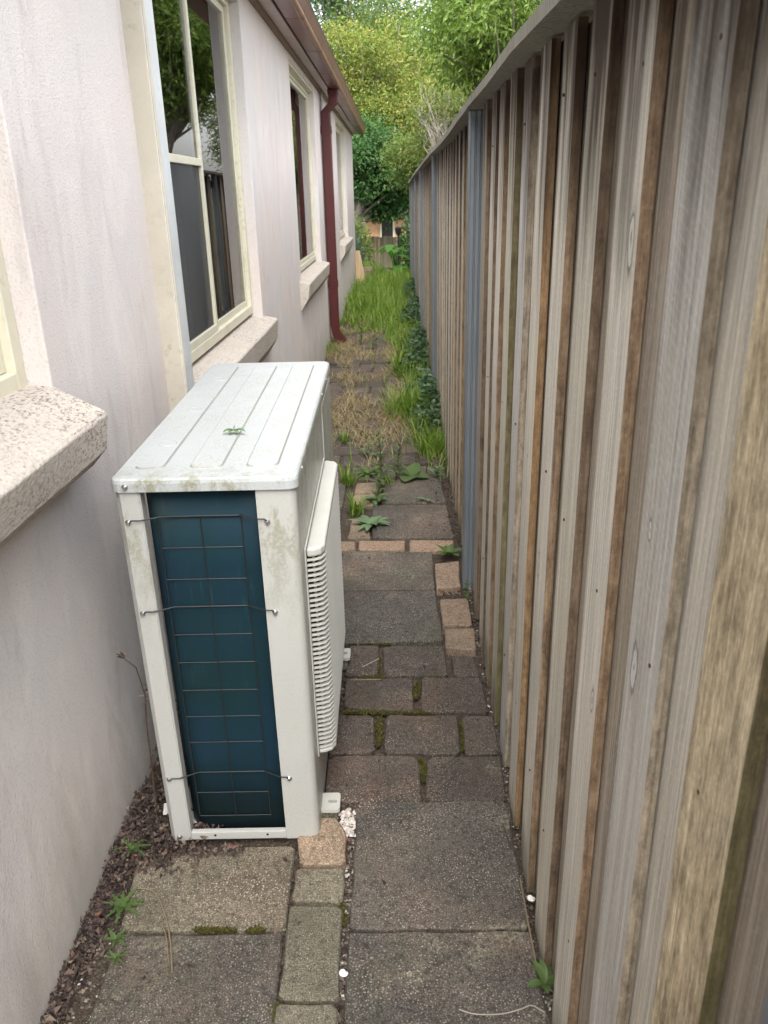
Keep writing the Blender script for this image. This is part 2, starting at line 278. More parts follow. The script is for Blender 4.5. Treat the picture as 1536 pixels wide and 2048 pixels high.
# ------------------------------------------------------------------ mesh kit
class MB:
    def __init__(s): s.v = []; s.f = []; s.mi = []
    def face(s, idx, m=0): s.f.append(tuple(idx)); s.mi.append(m)
    def add(s, vs, fs, m=0):
        b = len(s.v); s.v += [tuple(v) for v in vs]
        for f in fs: s.face([b+i for i in f], m)
    def box(s, a, b, m=0):
        x0, y0, z0 = a; x1, y1, z1 = b
        s.add([(x0, y0, z0), (x1, y0, z0), (x1, y1, z0), (x0, y1, z0), (x0, y0, z1), (x1, y0, z1), (x1, y1, z1), (x0, y1, z1)],
              [(0, 3, 2, 1), (4, 5, 6, 7), (0, 1, 5, 4), (1, 2, 6, 5), (2, 3, 7, 6), (3, 0, 4, 7)], m)
    def prism(s, poly, fn, t0, t1, m=0):
        """poly: 2-D outline, fn(u,v,t)->xyz, extruded between t0 and t1"""
        n = len(poly); vs = [fn(u, v, t0) for u, v in poly]+[fn(u, v, t1) for u, v in poly]
        s.add(vs, [tuple(range(n))[::-1], tuple(range(n, 2*n))]+[(i, (i+1) % n, n+(i+1) % n, n+i) for i in range(n)], m)
    def tube(s, pts, rad, k=6, m=0, cap=True):
        pts = [Vector(p) for p in pts]; rad = rad if isinstance(rad, (list, tuple)) else [rad]*len(pts); b = len(s.v)
        up = Vector((0, 0, 1)); prev = None
        for i, p in enumerate(pts):
            d = (pts[min(i+1, len(pts)-1)]-pts[max(i-1, 0)]).normalized()
            a = prev-d*prev.dot(d) if prev else d.cross(up if abs(d.z) < .9 else Vector((1, 0, 0)))
            a.normalize(); prev = a; c = d.cross(a)
            for j in range(k):
                t = 2*math.pi*j/k; s.v.append(tuple(p+(a*math.cos(t)+c*math.sin(t))*rad[i]))
        for i in range(len(pts)-1):
            for j in range(k): s.face((b+i*k+j, b+i*k+(j+1) % k, b+(i+1)*k+(j+1) % k, b+(i+1)*k+j), m)
        if cap: s.face([b+j for j in range(k)][::-1], m); s.face([b+(len(pts)-1)*k+j for j in range(k)], m)
    def mesh(s, name, mats, smooth=False):
        me = bpy.data.meshes.new(name); me.from_pydata(s.v, [], s.f)
        for m in (mats if isinstance(mats, (list, tuple)) else [mats]): me.materials.append(MT[m] if isinstance(m, str) else m)
        if any(s.mi): me.polygons.foreach_set('material_index', s.mi)
        bm = bmesh.new(); bm.from_mesh(me); bmesh.ops.recalc_face_normals(bm, faces=bm.faces); bm.to_mesh(me); bm.free()
        if smooth: me.shade_smooth()
        return me
    def build(s, name, mats, parent=None, smooth=False, bevel=0., seg=2):
        return ob(name, s.mesh(name, mats, smooth), parent, bevel, seg)
def ob(name, me, parent=None, bevel=0., seg=2):
    o = bpy.data.objects.new(name, me); C.objects.link(o)
    if parent: o.parent = parent
    if bevel:
        b = o.modifiers.new('bevel', 'BEVEL'); b.width = bevel; b.segments = seg; b.limit_method = 'ANGLE'; b.angle_limit = R(40); b.harden_normals = False
    return o
def empty(name, loc=(0, 0, 0)):
    o = bpy.data.objects.new(name, None); C.objects.link(o); o.location = loc; o.empty_display_size = .1; return o
def tag(o, label, cat, group=None, kind=None):
    o['label'] = label; o['category'] = cat
    if group: o['group'] = group
    if kind: o['kind'] = kind
    return o
def struct(o, label=None): 
    o['kind'] = 'structure'
    if label: o['label'] = label
    return o
def nm(v, axis=1): return v/np.maximum(np.linalg.norm(v, axis=axis, keepdims=True), 1e-9)
def leaf_cloud(name, cen, d, L, Wd, mat, tint=None, fold=.12, parent=None):
    """many small folded leaves as one mesh; cen (N,3), d (N,3) directions"""
    N = len(cen); d = nm(d); s = nm(np.cross(d, nrs.normal(size=(N, 3)))); n = np.cross(s, d)
    L = np.broadcast_to(L, (N,))[:, None]; Wd = np.broadcast_to(Wd, (N,))[:, None]
    v = np.empty((N, 4, 3)); v[:, 0] = cen; v[:, 1] = cen+d*L*.42+s*Wd*.5+n*L*fold; v[:, 2] = cen+d*L-n*L*.08; v[:, 3] = cen+d*L*.42-s*Wd*.5+n*L*fold
    me = bpy.data.meshes.new(name); me.from_pydata(v.reshape(-1, 3), [], np.arange(N*4).reshape(N, 4)); me.materials.append(MT[mat])
    a = me.attributes.new('tint', 'FLOAT', 'POINT'); t = nrs.rand(N) if tint is None else tint; a.data.foreach_set('value', np.repeat(t, 4).astype(np.float32))
    return ob(name, me, parent)
def blades(name, base, H, Wd, lean, mat, tint=None, curl=.6, parent=None):
    """grass blades: tapering bent strips"""
    N = len(base); az = nrs.rand(N)*2*math.pi; dx = np.stack([np.cos(az), np.sin(az), 0*az], 1); s = np.stack([-np.sin(az), np.cos(az), 0*az], 1)
    v = np.empty((N, 7, 3)); H = np.broadcast_to(H, (N,)); lean = np.broadcast_to(lean, (N,)); Wd = np.broadcast_to(Wd, (N,))
    for k, t in enumerate((0, .38, .72, 1.)):
        off = lean*H*(t*.5+curl*t*t*.7); z = H*t*(1-.35*t*np.minimum(lean, 1)); c = base+dx*off[:, None]+np.stack([0*z, 0*z, z], 1)
        ww = (Wd*(1, .85, .55, 0)[k]*.5)[:, None]
        if k < 3: v[:, 2*k] = c-s*ww; v[:, 2*k+1] = c+s*ww
        else: v[:, 6] = c
    b = np.arange(N)[:, None]*7; q = np.concatenate([b+np.array([[0, 1, 3, 2]]), b+np.array([[2, 3, 5, 4]])]); t3 = b+np.array([[4, 5, 6]])
    me = bpy.data.meshes.new(name); me.from_pydata(v.reshape(-1, 3), [], q.tolist()+t3.tolist()); me.materials.append(MT[mat])
    a = me.attributes.new('tint', 'FLOAT', 'POINT'); t = nrs.rand(N) if tint is None else tint; a.data.foreach_set('value', np.repeat(t, 7).astype(np.float32))
    return ob(name, me, parent)

# ================================================================== SETTING
# ground: one sheet; soil of the passage, falling away behind the house
xs = [-250, -60, -20, -8, -3, -1, -.74, -.6, -.3, 0, .3, .6, 1, 3, 8, 20, 60, 250]
ys = [-80, -20, -5, -2, 0, .5, 1, 1.5, 2, 2.5, 3, 4, 5, 6, 7, 8, 9, 10, 11, 12, 13, 14, 15, 15.8, 16.6, 17.6, 19, 21, 24, 28, 40, 80, 200, 700]
def gz(y): 
    t = min(1, max(0, (y-15.2)/7.)); return -.028-1.55*(t*t*(3-2*t))
b = MB(); b.v = [(x, y, gz(y)+(rng.uniform(-.006, .006) if -1 < x < .5 and y < 16 else 0)) for y in ys for x in xs]
nx = len(xs)
for j in range(len(ys)-1):
    for i in range(nx-1): b.face((j*nx+i, j*nx+i+1, (j+1)*nx+i+1, (j+1)*nx+i))
struct(b.build('ground', 'soil', smooth=True))

# paved path: a sand bed with slabs, pavers and bricks lying in it
b = MB(); b.box((-.70, -1.2, -.06), (.268, 9.6, -.022)); path = struct(b.build('paved_path', 'soil'))
def piece(name, poly, mat, top=0., th=.05, jag=.003, parent=path, tilt=.004, rnd=.008):
    """a slab from a ground outline: slightly ragged rim, eased top edge"""
    P = [Vector((p[0], p[1])) for p in poly]; out = []
    n = len(P)
    for i in range(n):
        a, c = P[i], P[(i+1) % n]; e = (c-a).length; k = max(2, min(7, int(e/.06))); nrm = Vector((c.y-a.y, a.x-c.x)).normalized()
        dr = (c-a).normalized(); pv = (P[i-1]-a).normalized(); cr = min(rnd*rng.uniform(.3, 1.1), e*.1)
        out.append(a+pv*cr); out.append(a+dr*cr)
        for q in range(1, k): out.append(a.lerp(c, q/k)+nrm*rng.uniform(-jag, jag))
    cen = sum(out, Vector((0, 0)))/len(out); tx, ty = rng.uniform(-tilt, tilt), rng.uniform(-tilt, tilt)
    H = lambda p, z: (p.x, p.y, z+(p.x-cen.x)*tx*2+(p.y-cen.y)*ty*2)
    m = len(out); b = MB(); ins = [p+(cen-p).normalized()*.0045 for p in out]
    b.v = [H(p, top-th) for p in out]+[H(p, top-.006) for p in out]+[H(p, top-rng.uniform(0, .0012)) for p in ins]
    for i in range(m):
        j = (i+1) % m; b.face((i, j, m+j, m+i)); b.face((m+i, m+j, 2*m+j, 2*m+i))
    b.face([2*m+i for i in range(m)]); return b.build(name, mat, parent)
def rect(x0, y0, x1, y1): return [(x0, y0), (x1, y0), (x1, y1), (x0, y1)]
def px(*pts): return [tuple(G(*p).xy) for p in pts]
S = 'concrete_slab'
piece(S, rect(-.128, .894, .272, 1.289), 'slab'); piece(S, rect(-.127, 1.296, .268, 1.689), 'slab', .003)
piece(S, rect(-.128, .490, .272, .888), 'slab', -.002)
piece(S, px((272, 1722), (420, 1690), (590, 1688), (572, 1856), (238, 1856)), 'slab_pale', -.004)
piece(S, px((232, 1864), (566, 1862), (543, 2075), (165, 2075)), 'slab', -.004); piece(S, rect(-.655, .66, -.262, 1.055), 'slab')
piece(S, px((690, 1184), (871, 1183), (887, 1281), (640, 1286)), 'slab', .004); piece(S, px((690, 1102), (866, 1104), (870, 1178), (640, 1180)), 'slab', .002)
piece(S, px((745, 1012), (893, 1010), (908, 1075), (745, 1075)), 'slab', .003); piece(S, px((770, 956), (880, 954), (893, 1005), (762, 1006)), 'slab')
for q in [((595, 1640), (672, 1640), (694, 1672), (691, 1733), (600, 1733))]: piece('brick', px(*q), 'brick', .012, rnd=.012)
piece('brick', px((592, 1739), (689, 1738), (686, 1806), (582, 1802)), 'brick_grey', .006, rnd=.012)
piece('brick', px((580, 1812), (685, 1812), (678, 2000), (556, 1998)), 'brick_grey', .004, rnd=.012); piece('brick', px((553, 2008), (676, 2008), (672, 2120), (530, 2120)), 'brick_grey', .004, rnd=.012)
piece('brick', rect(-.262, .72, -.145, .92), 'brick_grey', .004)
for nme, q, mt in [('paver', ((655, 1512), (826, 1511), (838, 1520), (843, 1600), (650, 1600)), 'paver'), ('paver', ((854, 1511), (1000, 1511), (1013, 1599), (850, 1599)), 'paver'),
          ('paver', ((655, 1430), (748, 1430), (750, 1503), (650, 1505)), 'paver'), ('paver', ((770, 1428), (915, 1430), (921, 1505), (768, 1505)), 'paver'), ('paver', ((923, 1430), (985, 1430), (999, 1505), (930, 1507)), 'paver'),
          ('paver', ((690, 1356), (826, 1354), (828, 1420), (688, 1414)), 'paver'), ('paver', ((844, 1355), (960, 1356), (978, 1424), (842, 1422)), 'paver'),
          ('paver', ((700, 1291), (758, 1291), (754, 1350), (690, 1350)), 'paver'), ('paver', ((764, 1291), (888, 1290), (896, 1349), (766, 1348)), 'paver'), ('paver', ((903, 1312), (945, 1310), (960, 1350), (908, 1352)), 'paver'),
          ('brick', ((870, 1133), (918, 1128), (921, 1178), (873, 1182)), 'brick'), ('brick', ((880, 1204), (936, 1202), (944, 1256), (885, 1258)), 'brick'), ('brick', ((889, 1262), (949, 1260), (953, 1303), (891, 1300)), 'brick'),
          ('brick', ((640, 1082), (711, 1082), (711, 1098), (640, 1099)), 'brick'), ('brick', ((718, 1081), (811, 1081), (810, 1099), (717, 1099)), 'brick'), ('brick', ((819, 1079), (907, 1078), (909, 1100), (819, 1101)), 'brick'),
          ('brick', ((704, 1040), (742, 1038), (740, 1076), (695, 1076)), 'brick'), ('brick', ((708, 990), (752, 988), (748, 1010), (702, 1012)), 'brick'), ('brick', ((712, 966), (758, 964), (753, 984), (709, 985)), 'brick')]:
    piece(nme, px(*q), mt, rng.uniform(-.003, .004)+(.012 if 'brick' == nme and q[0][0] > 860 else 0), rnd=.014 if nme == 'paver' else .009)
yy = 4.55; row = 0                                                   # rows of small pavers running on under the weeds
while yy < 9.3:
    x = -.70+(.0 if row % 2 else .115)
    while x < .22:
        x1 = min(x+rng.uniform(.205, .225), .262)
        if x1-x > .08: piece('paver', rect(x, yy, x1, yy+.185), 'paver', rng.uniform(-.006, .006), tilt=.012)
        x += .236
    yy += .207; row += 1
for (x0, x1, y0, y1) in [(-.70, -.30, 3.0, 3.38), (-.70, -.3, 3.42, 3.8), (-.70, -.3, 3.84, 4.22), (.0, .262, 4.28, 4.5), (-.28, -.02, 4.28, 4.5)]: piece('concrete_slab', rect(x0, y0, x1, y1), 'slab')

# ================================================================== HOUSE
XW = -.73
house = empty('house', (XW, 0, 0)); tag(house, 'single-storey house with pink-grey stucco wall, maroon gutter and four recessed windows', 'house')
def hb(name, b, mats, **k):
    o = b.build(name, mats, None, **k); o.parent = house; o.matrix_parent_inverse = Matrix.Translation((-XW, 0, 0)); return o
def sub(name, b, mats, parent, **k):
    o = b.build(name, mats, None, **k); o.parent = parent; return o
OPEN = [(-.15, 1.655, 1.12), (2.62, 4.415, .885), (6.32, 8.13, .895), (10.95, 12.85, .90)]; HEAD = 2.385; WT = 2.452; WD = .115
ycut = sorted({-3.5, 15.0, *[o[0] for o in OPEN], *[o[1] for o in OPEN]}|set(np.round(np.arange(-3, 15, 1.0)+.37, 2)))
zcut = sorted({-.4, WT, HEAD, *[o[2] for o in OPEN]})
def isopen(y, z): return any(a < y < c and s < z < HEAD for a, c, s in OPEN)
b = MB(); vid = {}
def V(x, y, z):
    k = (round(x, 4), round(y, 4), round(z, 4))
    if k not in vid: vid[k] = len(b.v); b.v.append(k)
    return vid[k]
cell = {}
for i in range(len(ycut)-1):
    for j in range(len(zcut)-1): cell[i, j] = not isopen((ycut[i]+ycut[i+1])/2, (zcut[j]+zcut[j+1])/2)
for (i, j), s in cell.items():
    if not s: continue
    y0, y1, z0, z1 = ycut[i], ycut[i+1], zcut[j], zcut[j+1]
    for x in (XW, XW-WD): b.face((V(x, y0, z0), V(x, y1, z0), V(x, y1, z1), V(x, y0, z1)))
    for (di, dj, e) in ((-1, 0, (y0, z0, y0, z1)), (1, 0, (y1, z0, y1, z1)), (0, -1, (y0, z0, y1, z0)), (0, 1, (y0, z1, y1, z1))):
        if not cell.get((i+di, j+dj), False): b.face((V(XW, e[0], e[1]), V(XW, e[2], e[3]), V(XW-WD, e[2], e[3]), V(XW-WD, e[0], e[1])))
hb('wall', b, 'stucco', bevel=.009, seg=3)
b = MB(); b.box((-7.2, 14.87, -1.6), (XW-WD-.001, 14.998, 2.45)); hb('end_wall', b, 'stucco')
b = MB(); b.box((-7.2, -3.5, -.4), (-7.05, 14.86, 2.45)); b.box((-7.04, -3.5, -.4), (XW-WD-.001, -3.4, 2.45)); hb('back_wall', b, 'stucco')
b = MB(); b.box((-7.04, -3.39, 2.47), (XW-WD-.001, 14.86, 2.5)); b.box((-7.04, -3.39, -.1), (XW-WD-.001, 14.86, -.05)); b.box((-4.3, -3.39, -.04), (-4.2, 14.86, 2.465)); hb('room_lining', b, 'room')
# sills: sloping top, vertical nose, undercut back to the wall
def sill(y0, y1, zb, zf, proj, nose, under):
    poly = [(-WD+.03, zb+.010), (0, zb), (proj-.006, zf), (proj, zf-.008), (proj*.86, zf-nose), (proj*.55, zf-nose-.035), (0.001, zf-under), (-WD+.03, zf-under)]
    b = MB(); n = 9; prev = None
    ysx = [y0+(y1-y0)*k/n for k in range(n+1)]; m = len(poly)
    for y in ysx:
        for u, v in poly: b.v.append((XW+u+(rng.uniform(-.0015, .0015) if u > .01 else 0), y, v+rng.uniform(-.0012, .0012)))
    for k in range(n):
        for i in range(m): b.face((k*m+i, k*m+(i+1) % m, (k+1)*m+(i+1) % m, (k+1)*m+i))
    b.face(range(m)); b.face([n*m+i for i in range(m)]); return hb('window_sill', b, 'sill', bevel=.003, seg=2)
sill(-.25, 1.66, 1.138, 1.083, .108, .085, .165); sill(2.50, 4.487, .892, .876, .072, .108, .20)
sill(6.20, 8.22, .90, .884, .072, .108, .20); sill(10.85, 12.95, .905, .889, .072, .108, .20)
# windows
XG = XW-.062
def window(y0, y1, z0, z1, mull, label=None, rail=None, cur=()):
    b = MB(); t = .042; d0, d1 = XG-.035, XG+.012
    b.box((d0, y0+.001, z0), (d1, y0+t, z1)); b.box((d0, y1-t, z0), (d1, y1-.001, z1)); b.box((d0, y0+t, z0), (d1, y1-t, z0+t)); b.box((d0, y0+t, z1-t), (d1, y1-t, z1-.001))
    w = hb('window', b, 'cream', bevel=.003); w['label'] = label or 'cream aluminium framed sliding window'
    def ch(name, b, m, **k):
        o = b.build(name, m, None, **k); o.parent = w; o.matrix_parent_inverse = Matrix.Identity(4); return o
    sash = []
    if mull: sash = [(y0+t+.001, mull+.02, XG-.002), (mull-.02, y1-t-.001, XG-.014)]
    else: sash = [(y0+t+.001, y1-t-.001, XG-.008)]
    for k, (a, c, x) in enumerate(sash):
        s = .030; b = MB(); za, zc = z0+t+.001, z1-t-.002; e = x+(.012 if k == 0 else .006)
        b.box((x-.008, a, za), (e, a+s, zc)); b.box((x-.008, c-s, za), (e, c, zc)); b.box((x-.008, a+s, za), (e, c-s, za+s)); b.box((x-.008, a+s, zc-s), (e, c-s, zc))
        if rail and k == 0: b.box((x-.006, a+s, rail-.014), (e+.002, c-s, rail+.014))
        sh = ch('sash', b, 'cream', bevel=.002)
        if rail and k == 0:
            b = MB(); b.box((x-.003, a+s-.004, rail+.012), (x+.001, c-s+.004, zc-s+.004)); ch('pane', b, 'glass')
            b = MB(); b.box((x-.001, a+s-.004, za+s-.004), (x+.0005, c-s+.004, rail-.012)); ch('fly_screen', b, 'mesh')
        else: b = MB(); b.box((x-.003, a+s-.004, za+s-.004), (x+.001, c-s+.004, zc-s+.004)); ch('pane', b, 'glass')
    for (a, c, x, m, amp) in cur:
        b = MB(); n = int((c-a)/.012)
        for k in range(n+1):
            y = a+(c-a)*k/n; xx = x+amp*math.sin(k*.85+1.3*math.sin(k*.13))+amp*.4*math.sin(k*.31)
            b.v += [(xx, y, z0-.25), (xx, y, z1+.02)]
        for k in range(n): b.face((2*k, 2*k+2, 2*k+3, 2*k+1))
        ch('curtain', b, m, smooth=True)
    return w
window(-.15, 1.655, 1.135, HEAD-.005, .75, 'cream framed window beside the camera', None, [(0, 1.6, XG-.14, 'curtain', .012)])
window(2.62, 4.415, .918, HEAD-.005, 3.515, 'tall cream sliding window above the air conditioner', AX(378, 322, XG).z, [(3.35, 5.1, XG-.105, 'curtain', .026), (2.75, 3.05, XG-.16, 'drape', .02)])
window(6.32, 8.13, .925, HEAD-.005, None, 'cream framed window beside the downpipe', None, [(6.4, 8.9, XG-.10, 'curtain_pink', .022)])
window(10.95, 12.85, .93, HEAD-.005, None, 'farthest cream framed window', None, [(11, 12.8, XG-.1, 'curtain', .02)])
for o in OPEN[1:]:
    b = MB(); b.box((XW-.062, o[0]+.002, HEAD-.022), (XW-.004, o[1]-.002, HEAD-.003)); hb('head_lining', b, 'cream', bevel=.003)
# boxed pipe duct running up the wall by the window
b = MB(); b.box((XW-.01, 2.482, -.05), (-.672, 2.60, 2.43)); b.mi = [0, 0, 0, 1, 0, 0]; d = hb('pipe_duct', b, ['duct_cream', 'duct_white'], bevel=.006, seg=3); d['label'] = 'boxed cream duct with a flaking white face'
b = MB(); b.tube([(-.671, 2.487, -.04), (-.671, 2.487, 2.42)], .0045, 6); sub('corner_bead', b, 'duct_cream', d)
# eaves: moulding, lining, fascia, gutter, roof
b = MB(); b.prism([(0.001, 2.425), (.012, 2.425), (.026, 2.437), (.026, 2.451), (.001, 2.451)], lambda u, v, t: (XW+u, t, v), -3.5, 15.02); hb('eaves_moulding', b, 'moulding')
b = MB(); b.box((XW+.0, -3.5, 2.4535), (-.638, 15.02, 2.468)); hb('eaves_lining', b, 'fascia')
b = MB(); b.box((-.637, -3.5, 2.475), (-.622, 15.02, 2.60)); hb('fascia_board', b, 'moulding')
outer = [(-.6215, 2.53), (-.6215, 2.456), (-.545, 2.451)]+[(-.527+.018*math.cos(t), 2.466+.018*math.sin(t)) for t in np.linspace(-2.2, .7, 9)]+[(-.509, 2.486), (-.494, 2.532), (-.488, 2.544)]
inner = [(u+(-.002 if k > 3 else .002), v+.003) for k, (u, v) in enumerate(outer)]
seams = [-3.45, -2.3, -1.2, -.1, 1.0, 2.1, 3.2, 4.28, 5.352, 6.492, 7.62, 8.807, 9.54, 10.307, 11.03, 11.75, 12.5, 13.25, 14.0, 14.6, 15.05]
for a, c in zip(seams, seams[1:]):
    b = MB(); b.prism(outer+inner[::-1], lambda u, v, t: (u, t, v), a+.005, c-.005); b.mi = [0]*len(b.f)
    for k in range(3, 11): b.mi[2+k] = 1
    hb('gutter', b, ['gutter', 'bead'])
b = MB(); b.prism(outer, lambda u, v, t: (u, t, v), 15.048, 15.056); hb('gutter_end', b, 'gutter')
b = MB(); b.prism([(-.50, 2.552), (-3.9, 3.90), (-3.9, 3.95), (-.495, 2.575)], lambda u, v, t: (u, t, v), -3.7, 15.2); b.prism([(-3.905, 3.90), (-7.4, 2.5), (-7.4, 2.53), (-3.905, 3.95)], lambda u, v, t: (u, t, v), -3.7, 15.2); hb('roof', b, 'roof_own')
# downpipe
DY = 8.70
def rrect(cx, cy, a, c, r=.012):
    out = []
    for sx, sy, t0 in ((1, 1, 0), (-1, 1, 90), (-1, -1, 180), (1, -1, 270)):
        for t in (0, 45, 90): out.append((cx+sx*(a/2-r)+r*math.cos(R(t0+t)), cy+sy*(c/2-r)+r*math.sin(R(t0+t))))
    return out
b = MB(); st = [(-.590, DY, 2.455), (-.590, DY, 2.345), (-.594, DY, 2.33), (-.668, DY, 2.26), (-.672, DY, 2.245), (-.672, DY, .21), (-.66, DY, .13), (-.585, DY, .015)]
for k, (x, y, z) in enumerate(st): b.v += [(p, q, z) if k < 6 else (x+(p-x)*.8, q, z+(p-x)*.55) for p, q in rrect(x, y, .096, .075)]
for k in range(len(st)-1):
    for i in range(12): b.face((k*12+i, k*12+(i+1) % 12, (k+1)*12+(i+1) % 12, (k+1)*12+i))
dp = hb('downpipe', b, 'maroon'); dp['label'] = 'dark maroon rectangular downpipe with a kicked-out shoe'
for z in (2.06, .60):
    b = MB(); b.prism(rrect(-.672, DY, .106, .085), lambda u, v, t: (u, v, t), z, z+.07); b.prism(rrect(-.672, DY, .111, .09), lambda u, v, t: (u, v, t), z+.02, z+.03); sub('socket', b, 'maroon', dp)
b = MB(); b.prism([(p*1.0, q) for p, q in rrect(-.590, DY, .108, .088)], lambda u, v, t: (u, v, t), 2.40, 2.452); sub('spigot', b, 'maroon', dp)
b = MB(); b.tube([(-.715, DY+.085, 2.44), (-.715, DY+.085, .9)], .014, 8); hb('white_conduit', b, 'white_pvc', smooth=True)
for (y, z) in ((9.6, 1.6), (9.8, .95), (9.7, .5)):
    b = MB(); b.tube([(XW-.002, y, z), (XW+.012, y, z)], .012, 8); hb('wall_plug', b, 'blackmetal')

# ================================================================== PALING FENCE
fence = empty('paling_fence', (.3, 7, 0)); tag(fence, 'tall weathered timber paling fence with a cap, along the right of the path', 'fence')
def fb(name, me): 
    o = ob(name, me); o.parent = fence; o.matrix_parent_inverse = Matrix.Translation((-.3, -7, 0)); return o
XF = .28; TK = .016
def capz(y):
    return float(np.interp(y, [-3, 1.4, 2.0, 3.0, 4.3, 5.2, 8.1, 10, 12, 15, 17.2], [1.77, 1.769, 1.781, 1.776, 1.757, 1.762, 1.753, 1.742, 1.728, 1.698, 1.69]))
POST = [.350, 2.955, 5.93, 8.95, 11.35, 13.6, 15.6]
covers = [.538, .752, .980, 1.196, 1.41, 1.616, 1.842, 2.046, 2.251, 2.452, 2.674]
facem = dict(zip(covers, ['wf_cream', 'wf_silver', 'wf_pale', 'wf_pale', 'wf_pale', 'wf_pale', 'wf_silver', 'wf_pale', 'wf_pale', 'wf_pale', 'wf_brown']))
edgem = dict(zip(covers, ['we_olive', 'we_grey', 'we_brown', 'we_dark', 'we_brown', 'we_orange', 'we_grey', 'we_olive', 'we_brown', 'we_dark', 'we_dark']))
y = .538-.214
while y > -.2: covers.insert(0, y); y -= .214
y = 2.888
while y < 16.6: covers.append(y); y += .2135
cache = {}
def paling_mesh(wd, fm, em, var):
    k = (round(wd, 2), fm, em, var)
    if k in cache: return cache[k]
    b = MB(); n = 7
    for i in range(n+1):
        z = i/n; j0, j1 = rng.uniform(-.0016, .0016), rng.uniform(-.0016, .0016); bx = rng.uniform(-.0008, .0008)
        b.v += [(bx, j0, z), (TK, j0, z), (TK, wd+j1, z), (bx, wd+j1, z)]
    for i in range(n):
        for s in range(4): b.face((i*4+s, i*4+(s+1) % 4, i*4+4+(s+1) % 4, i*4+4+s), 0 if s in (1, 3) else 1)
    b.face((0, 1, 2, 3), 1); b.face((n*4, n*4+1, n*4+2, n*4+3), 1)
    cache[k] = b.mesh('paling', [fm, em]); return cache[k]
def put(x, y, wd, fm, em, z0, z1, tw=.012):
    o = fb('paling', paling_mesh(wd, fm, em, rng.randrange(3))); o.location = (x, y, z0); o.scale = (1, 1, z1-z0); o.rotation_euler = (rng.uniform(-.0015, .0015), 0, rng.uniform(-tw, tw)); return o
def clash(a, c): return any(a < p+.062 and c > p-.004 for p in POST)
for y in covers:
    zt = capz(y)-.026
    fm = facem.get(y, rng.choice(['wf_pale', 'wf_pale', 'wf_silver', 'wf_brown'])); em = edgem.get(y, rng.choice(['we_brown', 'we_brown', 'we_dark', 'we_orange', 'we_grey', 'we_olive']))
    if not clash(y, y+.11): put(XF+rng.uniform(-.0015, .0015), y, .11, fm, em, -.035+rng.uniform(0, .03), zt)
    if .4 < y < 4.2 and not clash(y, y+.11):
        for zr in (.31, .98, 1.63):
            b = MB(); zz_ = zr+rng.uniform(-.02, .02); yn = y+.03+rng.uniform(0, .05); b.tube([(XF-.0012, yn, zz_), (XF+.004, yn, zz_)], .0026, 7); fb('nail', b.mesh('nail', 'twig_dark'))
    a, c = y-.214+.070, y+.040
    for p in POST:
        if a < p+.062 and c > p-.004:
            if p-.004-a > c-p-.062: c = p-.005
            else: a = p+.063
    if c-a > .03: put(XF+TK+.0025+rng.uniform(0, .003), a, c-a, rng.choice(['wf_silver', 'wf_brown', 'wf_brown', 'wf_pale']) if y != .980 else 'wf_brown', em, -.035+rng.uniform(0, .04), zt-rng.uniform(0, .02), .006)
ends = [-.35, 2.9, 5.95, 8.97, 11.4, 14.2, 17.0]
for a, c in zip(ends, ends[1:]):
    b = MB(); n = 6; 
    for k in range(n+1):
        y = a+(c-a)*k/n; z = capz(y)+rng.uniform(-.003, .003); xo = rng.uniform(-.003, .003)
        b.v += [(.236+xo, y, z-.024), (.236+xo, y, z), (.365, y, z+.008), (.365, y, z-.018)]
    for k in range(n):
        for s in range(4): b.face((k*4+s, k*4+(s+1) % 4, k*4+4+(s+1) % 4, k*4+4+s))
    b.face((0, 1, 2, 3)); b.face([n*4+i for i in range(4)]); fb('cap', b.mesh('cap', 'cap'))
for z in (.28, .95, 1.60):
    b = MB(); b.box((XF+2*TK+.008, -.35, z), (XF+2*TK+.046, 16.9, z+.07)); fb('rail', b.mesh('rail', 'wf_brown'))
prof = [(-.030, .0), (-.026, -.003), (-.0235, 0), (-.012, .0), (-.010, .006), (-.006, .006), (-.004, 0), (.006, .0), (.008, .006), (.012, .006), (.014, 0), (.022, .0), (.022, .055), (-.022, .055), (-.022, .048), (-.030, .048)]
for p in POST:
    b = MB(); b.prism(prof, lambda u, v, t: (.28+u, p+v, t), -.2, capz(p)-.027); fb('post', b.mesh('post', 'zinc'))

# ================================================================== AIR CONDITIONER
ac = empty('air_conditioner', (-.402, 1.556, .004)); ac.rotation_euler = (R(1.25), 0, R(.8))
tag(ac, 'white outdoor air conditioner unit with dark coil end and fan grille, beside the stucco wall', 'air conditioner')
def ap(name, b, mats, parent=None, **k): return b.build(name, mats, parent or ac, **k)
HW, AL, AH = .187, 1.075, .968
def lidpoly(hw, y0, y1, r, n=5):
    out = []
    for cx, cy, t0 in ((hw-r, y1-r, 0), (-hw+r, y1-r, 90), (-hw+r, y0+r, 180), (hw-r, y0+r, 270)):
        for k in range(n+1): t = R(t0+90*k/n); out.append((cx+r*math.cos(t), cy+r*math.sin(t)))
    return out
b = MB(); lev = [(.940, 0), (.958, 0), (.9645, -.0015), (.968, -.006)]
for z, e in lev: b.v += [(u, v, z) for u, v in lidpoly(HW+.006+e, -.006-e, AL+.006+e, .024)]
n = 24
for k in range(3):
    for i in range(n): b.face((k*n+i, k*n+(i+1) % n, (k+1)*n+(i+1) % n, (k+1)*n+i))
b.face([3*n+i for i in range(n)]); b.face(range(n)); lid = ap('top_panel', b, 'ac_top', smooth=False)
LW = 2*HW
